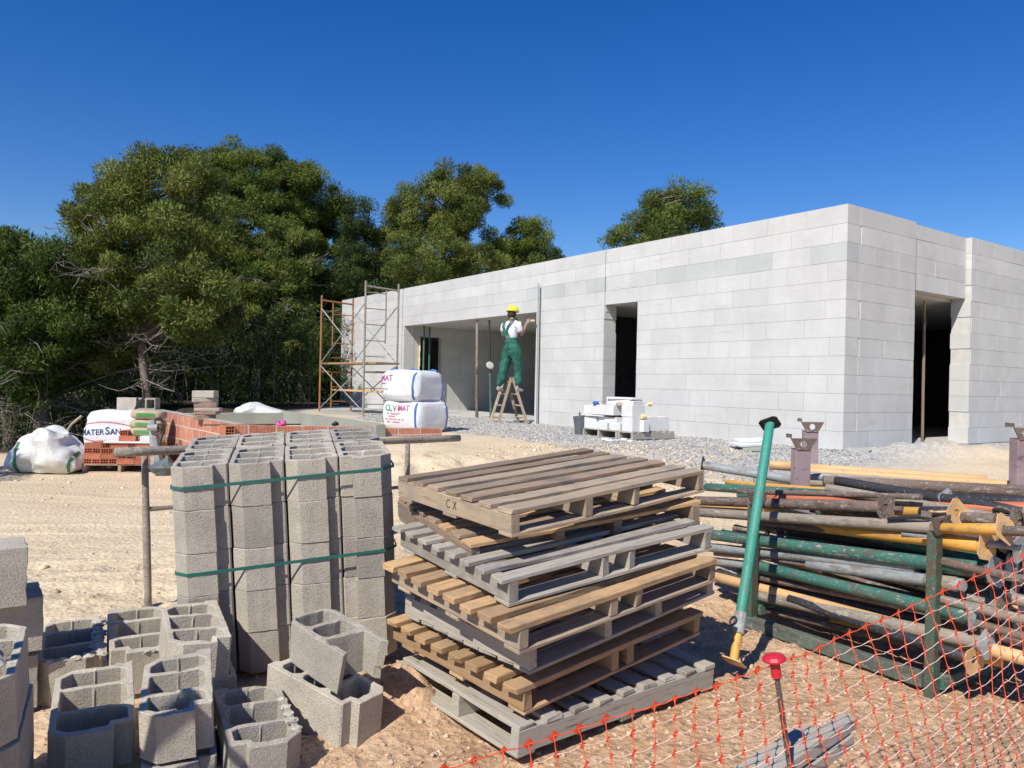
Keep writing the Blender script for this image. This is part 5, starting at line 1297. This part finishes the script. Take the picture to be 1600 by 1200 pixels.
mt = empty('site_mixer_post', P(243, 735, 11.4), 'grey metal tool post with looping black cables beside the sacks', 'tool')
mb = MB(); a, b = P(238, 656, 11.4), P(247, 733, 11.4)
mb.tube([a, a.lerp(b, .3), b], [.05, .07, .10], 8); o = mb.build('column', M['grey_steel'], mt); o.matrix_local = mt.matrix_world.inverted()
mb = MB(); mb.tube([P(232, 668, 11.3), P(247, 668, 11.3)], .05, 8); o = mb.build('bracket', M['grey_steel'], mt); o.matrix_local = mt.matrix_world.inverted()
mb = MB()
for pts in ([(243, 655), (250, 652), (255, 662), (252, 672), (246, 668)], [(246, 663), (256, 662), (258, 672), (252, 685), (250, 697), (246, 704)], [(242, 670), (252, 676), (257, 667)]):
    c = [P(x, y, 11.3) for x, y in pts]; fin = []
    for i in range(len(c) - 1):
        for t in (0, .33, .66): fin.append(c[i].lerp(c[i + 1], t))
    fin.append(c[-1]); mb.tube(fin, .012, 6)
o = mb.build('cable', M['black'], mt); o.matrix_local = mt.matrix_world.inverted()
# slabs and bricks on the red wall
R = random.Random(8)
zz = P(322, 657, 10.6).z
for i, (w_, h_, m_, lab) in enumerate(((.26, .075, 'dusty', 'lowest red brick of the little pile on the brick wall'), (.30, .05, 'dusty', 'second red brick of the little pile on the brick wall'), (.34, .05, 'block', 'grey slab lying low in the little pile on the brick wall'), (.30, .07, 'dusty', 'red brick between the grey slabs of the little pile'), (.33, .06, 'block', 'grey slab near the top of the little pile'), (.30, .10, 'block_loose', 'topmost grey stone of the little pile on the brick wall'))):
    mb = MB(); mb.box((-w_ / 2, -.11, 0), (w_ / 2, .11, h_)); o = link('slab_piece' if 'block' in m_ else 'hollow_brick', bevel(mb.mesh(), .012, 2), M[m_]); q = P(322, 657, 10.75); o.matrix_world = mtx((q.x + R.uniform(-.03, .03), q.y, zz), R.uniform(-.25, .25) + .3, 0, R.uniform(-.03, .03)); zz += h_ + .001
    tag(o, lab, 'slab' if 'block' in m_ else 'brick')
q = P(402, 651, 13.6)
o = link('tarpaulin', bag_mesh(.95, .6, .26, .7, 31, .05, 3.5, 0, 34, peak=(-.15, .35)), M['tarp'], smooth=False); o.matrix_world = mtx((q.x, q.y + .3, q.z - .02), .2, 0, 0); tag(o, 'crumpled white tarpaulin heaped behind the grey tank wall', 'tarpaulin')
mb = MB(); mb.box((0, -.2, -1.2), (1.0, .5, 0)); tag(mb.build('earth_bank', M['tank'], None, mtx((q.x - .5, q.y + .1, q.z - .02), .2, 0, 0)), 'grey ledge carrying the white tarpaulin', 'ledge')
mb = MB(); mb.tube([P(318, 664, 9.75), P(400, 663.5, 9.8), P(470, 663, 10.2)], .012, 6); tag(mb.build('steel_rod', M['rebar']), 'thin dark rod lying across the brick walls', 'rod')
for (px, py, Y, r, m_, lab, nm) in ((439, 661.5, 9.95, .055, 'pink', 'bright pink and blue crumpled cloth on the rod', 'cloth'), (524, 662, 10.45, .038, 'black', 'black rubber cap on the low brick wall', 'rubber_cap')):
    mb = MB(); lump(mb, P(px, py, Y), (r * 1.25, r, r * .85), px); 
    if nm == 'cloth': lump(mb, P(px - 2, py - 2.5, Y - .01), (r * .7, r * .6, r * .4), 3.); mb.m = [1 if i >= len(mb.f) // 2 else 0 for i in range(len(mb.f))]
    tag(mb.build(nm, [M[m_], M['blue']], smooth=True), lab, 'cloth' if nm == 'cloth' else 'cap')
# end of the low wall showing hollow brick holes
o = link('hollow_brick', hb, M['brick']); o.matrix_world = Matrix.Translation((-3.47, 9.33, .80)) @ rotm(.65) @ Matrix(((1, 0, 0, 0), (0, 0, 1, 0), (0, 1, 0, 0), (0, 0, 0, 1))); tag(o, 'hollow brick showing its holes at the corner of the brick walls', 'brick')
mb = MB(); lump(mb, (0, 0, .12), (.22, .16, .13), 2.); q = P(262, 733, 11.2); q.z = Hf(q.x, q.y); tag(mb.build('dark_bundle', M['bucket'], None, q), 'dark bundle on the soil right of the brick pallet', 'bundle')

# ------------------------------------------------------------------ trees
def foliage(clumps, per, seed, cols, blade=(.07, .16), width=.032, flatk=.75):
    """clumps: array (n,4) centre+radius -> mesh of needle blades"""
    R = np.random.RandomState(seed); n = len(clumps); T = n * per
    c = np.repeat(clumps[:, :3], per, 0); r = np.repeat(clumps[:, 3], per)
    d = R.normal(size=(T, 3)); d /= np.linalg.norm(d, axis=1)[:, None]
    rad = R.rand(T) ** .36
    p = c + d * (r * rad)[:, None] * np.array([1, 1, flatk])
    bd = d * .35 + R.normal(size=(T, 3)) * .6 + np.array([0, 0, .45]); bd /= np.linalg.norm(bd, axis=1)[:, None]
    L = blade[0] + R.rand(T) ** 1.5 * (blade[1] - blade[0])
    s = np.cross(bd, d + R.normal(size=(T, 3)) * .35); s /= np.linalg.norm(s, axis=1)[:, None] + 1e-9
    wv = s * (width * (.6 + .8 * R.rand(T)))[:, None]
    V_ = np.stack([p - wv * .5, p + wv * .5, p + bd * L[:, None]], 1).reshape(-1, 3)
    cc = np.array(cols); k = R.rand(n); base = cc[0] * (1 - k[:, None]) + cc[1] * k[:, None]
    base = base * (.75 + .5 * R.rand(n, 1)); col = np.repeat(base, per, 0) * (.7 + .6 * R.rand(T, 1))
    brown = R.rand(T) < .02; col[brown] = np.array([.13, .10, .06])
    col = np.repeat(np.concatenate([col, np.ones((T, 1))], 1), 3, 0)
    me = bpy.data.meshes.new('needles'); me.vertices.add(T * 3); me.vertices.foreach_set('co', V_.ravel())
    me.loops.add(T * 3); me.loops.foreach_set('vertex_index', np.arange(T * 3))
    me.polygons.add(T); me.polygons.foreach_set('loop_start', np.arange(0, T * 3, 3)); me.polygons.foreach_set('loop_total', np.full(T, 3))
    me.update(calc_edges=True); a = me.attributes.new('tint', 'FLOAT_COLOR', 'POINT'); a.data.foreach_set('color', col.ravel()); return me
def lobes_to_clumps(lobes, dens, cr, R):
    out = []
    for (c, rx, ry, rz) in lobes:
        n = int(dens * 4 * math.pi * ((rx * ry + rx * rz + ry * rz) / 3) )
        d = R.normal(size=(n, 3)); d /= np.linalg.norm(d, axis=1)[:, None]
        rr = .45 + .6 * R.rand(n) ** .6
        p = np.array(c) + d * np.array([rx, ry, rz]) * rr[:, None]
        out.append(np.concatenate([p, (cr * (.55 + R.rand(n, 1) * .85))], 1))
    return np.concatenate(out)
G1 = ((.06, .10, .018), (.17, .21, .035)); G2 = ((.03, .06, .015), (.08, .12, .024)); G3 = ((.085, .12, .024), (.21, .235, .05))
NT = [0]
def tree(label, lobes_px, base, dens=2.9, cr=.37, per=470, cols=G1, seed=0, dead=26, kind='pine_tree', trunk_r=.16, low=1.6):
    """lobes_px: (px, py, Y, rx_px, rz_px); base: (px, Y)"""
    R = np.random.RandomState(seed); rr = random.Random(seed)
    lobes = []
    for (px, py, Y, a, b) in lobes_px:
        c = P(px, py, Y); rx, rz = .94 * a * Y / F, .95 * b * Y / F; lobes.append((c, rx, rx * .85, rz))
    bx = P(base[0], 640, base[1]); b0 = Vector((bx.x, bx.y, Hf(bx.x, bx.y) - .1))
    e = empty(kind, b0, label, 'tree', 'pine trees around the site')
    cl = lobes_to_clumps(lobes, dens, cr, R); NT[0] += len(cl) * per; print(kind, seed, len(cl), NT[0])
    o = link('crown', foliage(cl, per, seed + 1, cols), M['leaf'], e); o.matrix_local = e.matrix_world.inverted()
    topz = max(l[0].z + l[3] * .2 for l in lobes); tc = max(lobes, key=lambda l: l[0].z)[0]
    mb = MB(); pts = []; rad = []
    for i in range(9):
        t = i / 8; q = b0.lerp(Vector((tc.x, tc.y, topz)), t); q.x += math.sin(t * 5 + seed) * .12; q.y += math.cos(t * 4 + seed) * .1; pts.append(q); rad.append(trunk_r * (1 - t) ** .8 + .015)
    mb.tube(pts, rad, 9)
    tr = mb.build('trunk', M['bark'], e, smooth=True); tr.matrix_local = e.matrix_world.inverted()
    def at(z):
        t = min(max((z - pts[0].z) / (pts[-1].z - pts[0].z), 0), .97) * 8; i = int(t); return pts[i].lerp(pts[min(i + 1, 8)], t - i)
    mb = MB(); sel = R.permutation(len(cl))[:70]
    for k in sel:
        c = Vector(cl[k, :3]); z = max(b0.z + low, c.z - (c - pts[4]).xy.length * rr.uniform(.2, .6)); a = at(min(z, topz - .2)); m = a.lerp(c, .5) + Vector((rr.uniform(-.2, .2), rr.uniform(-.2, .2), rr.uniform(-.1, .3)))
        mb.tube([a, m, c], [.045, .028, .008], 5, 0, False)
    # dead lower twigs
    for k in range(dead):
        z = b0.z + low * rr.uniform(.5, 2.2); a = at(z); th = rr.uniform(0, 6.28); L = rr.uniform(.8, 2.4)
        d_ = Vector((math.cos(th), math.sin(th), rr.uniform(-.25, .35))); p0 = a; r0 = .02
        prev = p0
        for s_ in range(4):
            nx = prev + d_ * L / 4 + Vector((rr.uniform(-.1, .1), rr.uniform(-.1, .1), rr.uniform(-.1, .1)))
            mb.tube([prev, nx], [r0, r0 * .7], 4, 1, False); r0 *= .7
            for _ in range(3):
                q = nx + Vector((rr.uniform(-1, 1), rr.uniform(-1, 1), rr.uniform(-.6, .6))) * .45; mb.tube([nx, nx.lerp(q, .5) + Vector((0, 0, rr.uniform(-.05, .08))), q], [.008, .006, .003], 3, 1, False)
            prev = nx
    o = mb.build('limb', [M['bark'], M['twig']], tr); o['kind'] = 'stuff'
    return e
tree('tall grey green pine nearest the site, bare trunk showing below its crown', [(245, 300, 18.5, 75, 62), (190, 350, 18.5, 75, 70), (300, 330, 18.2, 70, 80), (160, 300, 19, 45, 40), (240, 420, 18, 100, 75), (170, 470, 18.5, 80, 60), (300, 470, 17.8, 60, 60), (130, 345, 19, 26, 30), (150, 545, 18.8, 60, 40), (330, 500, 19.5, 45, 40), (210, 545, 19.3, 40, 32)], (247, 18.5), seed=11, dead=46, cols=G3, trunk_r=.10, low=2.2, dens=2.8)
tree('highest broad pine in the middle of the left group', [(380, 275, 26.5, 70, 52), (320, 290, 26.5, 60, 60), (440, 300, 26.5, 70, 60), (400, 370, 26.0, 95, 80), (350, 235+20, 27.0, 40, 22), (420, 450, 25.5, 70, 60), (300, 255, 27.0, 28, 25)], (385, 26.5), seed=12, cols=G1, dead=30, low=2.5)
tree('pine with a lit lower bough left of the scaffold', [(448, 400, 25.3, 55, 50), (430, 470, 25.1, 58, 55), (395, 420, 25.3, 35, 40), (455, 520, 25.3, 50, 45)], (470, 26), seed=13, cols=G3, dead=30, low=2.0, dens=2.6, cr=.36)
tree('rounded pine at the right end of the left group', [(490, 320, 27.5, 60, 60), (500, 400, 27.5, 60, 60), (470, 280, 28.0, 32, 24), (525, 350, 28.0, 32, 40)], (500, 27.8), seed=14, cols=G1, dens=2.4)
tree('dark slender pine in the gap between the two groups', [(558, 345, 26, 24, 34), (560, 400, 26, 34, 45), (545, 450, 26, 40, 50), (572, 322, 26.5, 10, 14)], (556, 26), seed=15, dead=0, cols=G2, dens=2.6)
tree('tall olive pine behind the left half of the house', [(640, 340, 27, 48, 45), (700, 320, 27, 60, 62), (745, 300, 27.5, 48, 42), (660, 410, 26.5, 75, 60), (735, 380, 27, 62, 60), (610, 380, 27, 30, 40), (690, 290, 27.5, 25, 20)], (690, 27.5), seed=16, cols=G3, dens=2.9, dead=6, low=3)
tree('smaller pine right of the olive one, behind the house', [(828, 372, 28.5, 34, 34), (815, 415, 28.5, 58, 45), (860, 405, 29, 28, 24), (790, 400, 28.5, 30, 35)], (825, 29), seed=17, dead=0, cols=G1, dens=2.6, low=3)
tree('lone round pine behind the middle of the house', [(1052, 325, 22, 45, 34), (1082, 322, 22, 32, 29), (1030, 335, 22, 34, 30), (1040, 360, 22, 64, 35), (985, 372, 22, 38, 22), (1095, 345, 22.3, 22, 18), (998, 345, 22, 15, 16), (1020, 310, 22, 16, 14)], (1050, 22.3), seed=18, dead=0, cols=G1, dens=3.6, cr=.3, per=230, low=3)
tree('bushy green pine at the left edge of the picture', [(40, 440, 17.5, 75, 60), (95, 430, 18, 45, 45), (0, 480, 17, 60, 60), (60, 520, 17.5, 80, 55), (120, 500, 18.2, 45, 55), (30, 590, 18, 60, 36), (110, 575, 18.8, 45, 34), (20, 390, 18, 40, 25), (75, 385, 18, 22, 18)], (52, 18), seed=19, cols=((.045, .085, .015), (.12, .17, .03)), dead=34, low=2)
tree('thin pine top rising at the far left', [(15, 385, 21, 20, 22), (6, 360, 21, 9, 10), (30, 410, 21, 34, 24), (-20, 420, 21, 40, 40)], (10, 21.5), seed=20, cols=G1, dens=2.6)
tree('pine filling the gap behind the leftmost ones', [(130, 440, 24, 60, 50), (60, 430, 24.5, 60, 40), (200, 470, 24, 70, 60), (100, 400, 25, 18, 18)], (130, 24.5), seed=21, cols=G1)
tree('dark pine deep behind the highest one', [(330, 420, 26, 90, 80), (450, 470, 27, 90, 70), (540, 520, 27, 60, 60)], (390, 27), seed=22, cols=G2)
def shrub(label, px, Y, w, h, seed, cols=G2):
    R = np.random.RandomState(seed); c = P(px, 640, Y); z0 = Hf(c.x, c.y); rx = w * Y / F / 2
    e = empty('shrub', (c.x, c.y, z0), label, 'shrub', 'shrubs under the pines')
    cl = lobes_to_clumps([(Vector((c.x, c.y, z0 + h * .45)), rx, rx * .6, h * .55), (Vector((c.x + rx * .3, c.y + .3, z0 + h * .7)), rx * .5, rx * .5, h * .4)], 2.0, .36, R)
    o = link('leaves', foliage(cl, 90, seed, cols), M['leaf'], e); o.matrix_local = e.matrix_world.inverted()
    mb = MB(); rr = random.Random(seed)
    for k in range(14):
        a = Vector((c.x + rr.uniform(-rx, rx) * .8, c.y + rr.uniform(-.6, .2), z0)); b = a + Vector((rr.uniform(-.8, .8), rr.uniform(-.6, .3), rr.uniform(.5, 1.1) * h)); m = a.lerp(b, .5) + Vector((rr.uniform(-.5, .5), 0, rr.uniform(-.1, .3))); mb.tube([a, m, b], [.010, .007, .003], 3, 0, False)
    o = mb.build('stems', M['bark'], e); o.matrix_local = e.matrix_world.inverted(); o['kind'] = 'stuff'
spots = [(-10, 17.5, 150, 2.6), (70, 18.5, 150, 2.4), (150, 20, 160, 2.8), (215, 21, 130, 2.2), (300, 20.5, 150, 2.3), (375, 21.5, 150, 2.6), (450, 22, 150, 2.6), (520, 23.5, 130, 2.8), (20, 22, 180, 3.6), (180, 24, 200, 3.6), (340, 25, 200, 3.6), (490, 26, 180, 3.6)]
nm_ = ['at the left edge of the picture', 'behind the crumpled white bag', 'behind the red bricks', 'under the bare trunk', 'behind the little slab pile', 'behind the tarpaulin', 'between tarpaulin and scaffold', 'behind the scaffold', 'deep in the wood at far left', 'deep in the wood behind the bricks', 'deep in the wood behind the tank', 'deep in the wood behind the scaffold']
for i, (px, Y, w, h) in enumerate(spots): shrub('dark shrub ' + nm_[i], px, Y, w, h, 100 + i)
# the wood beyond reads as one dark mass
R = np.random.RandomState(77); cl = []
for i in range(900):
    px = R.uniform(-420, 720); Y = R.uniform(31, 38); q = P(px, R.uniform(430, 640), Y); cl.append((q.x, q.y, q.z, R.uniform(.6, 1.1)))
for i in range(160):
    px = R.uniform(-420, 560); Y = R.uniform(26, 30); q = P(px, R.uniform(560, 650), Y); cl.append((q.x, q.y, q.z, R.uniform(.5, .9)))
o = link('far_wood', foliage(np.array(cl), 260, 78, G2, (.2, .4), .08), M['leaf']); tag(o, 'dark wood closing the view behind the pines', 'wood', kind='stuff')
# unseen pine added at the left to shade the track and the crumpled bag
tree('unseen pine added outside the picture at the left for its shade', [(-700, 330, 7.9, 230, 120), (-760, 420, 7.8, 200, 100)], (-720, 8.0), seed=23, dens=1.6, dead=10)
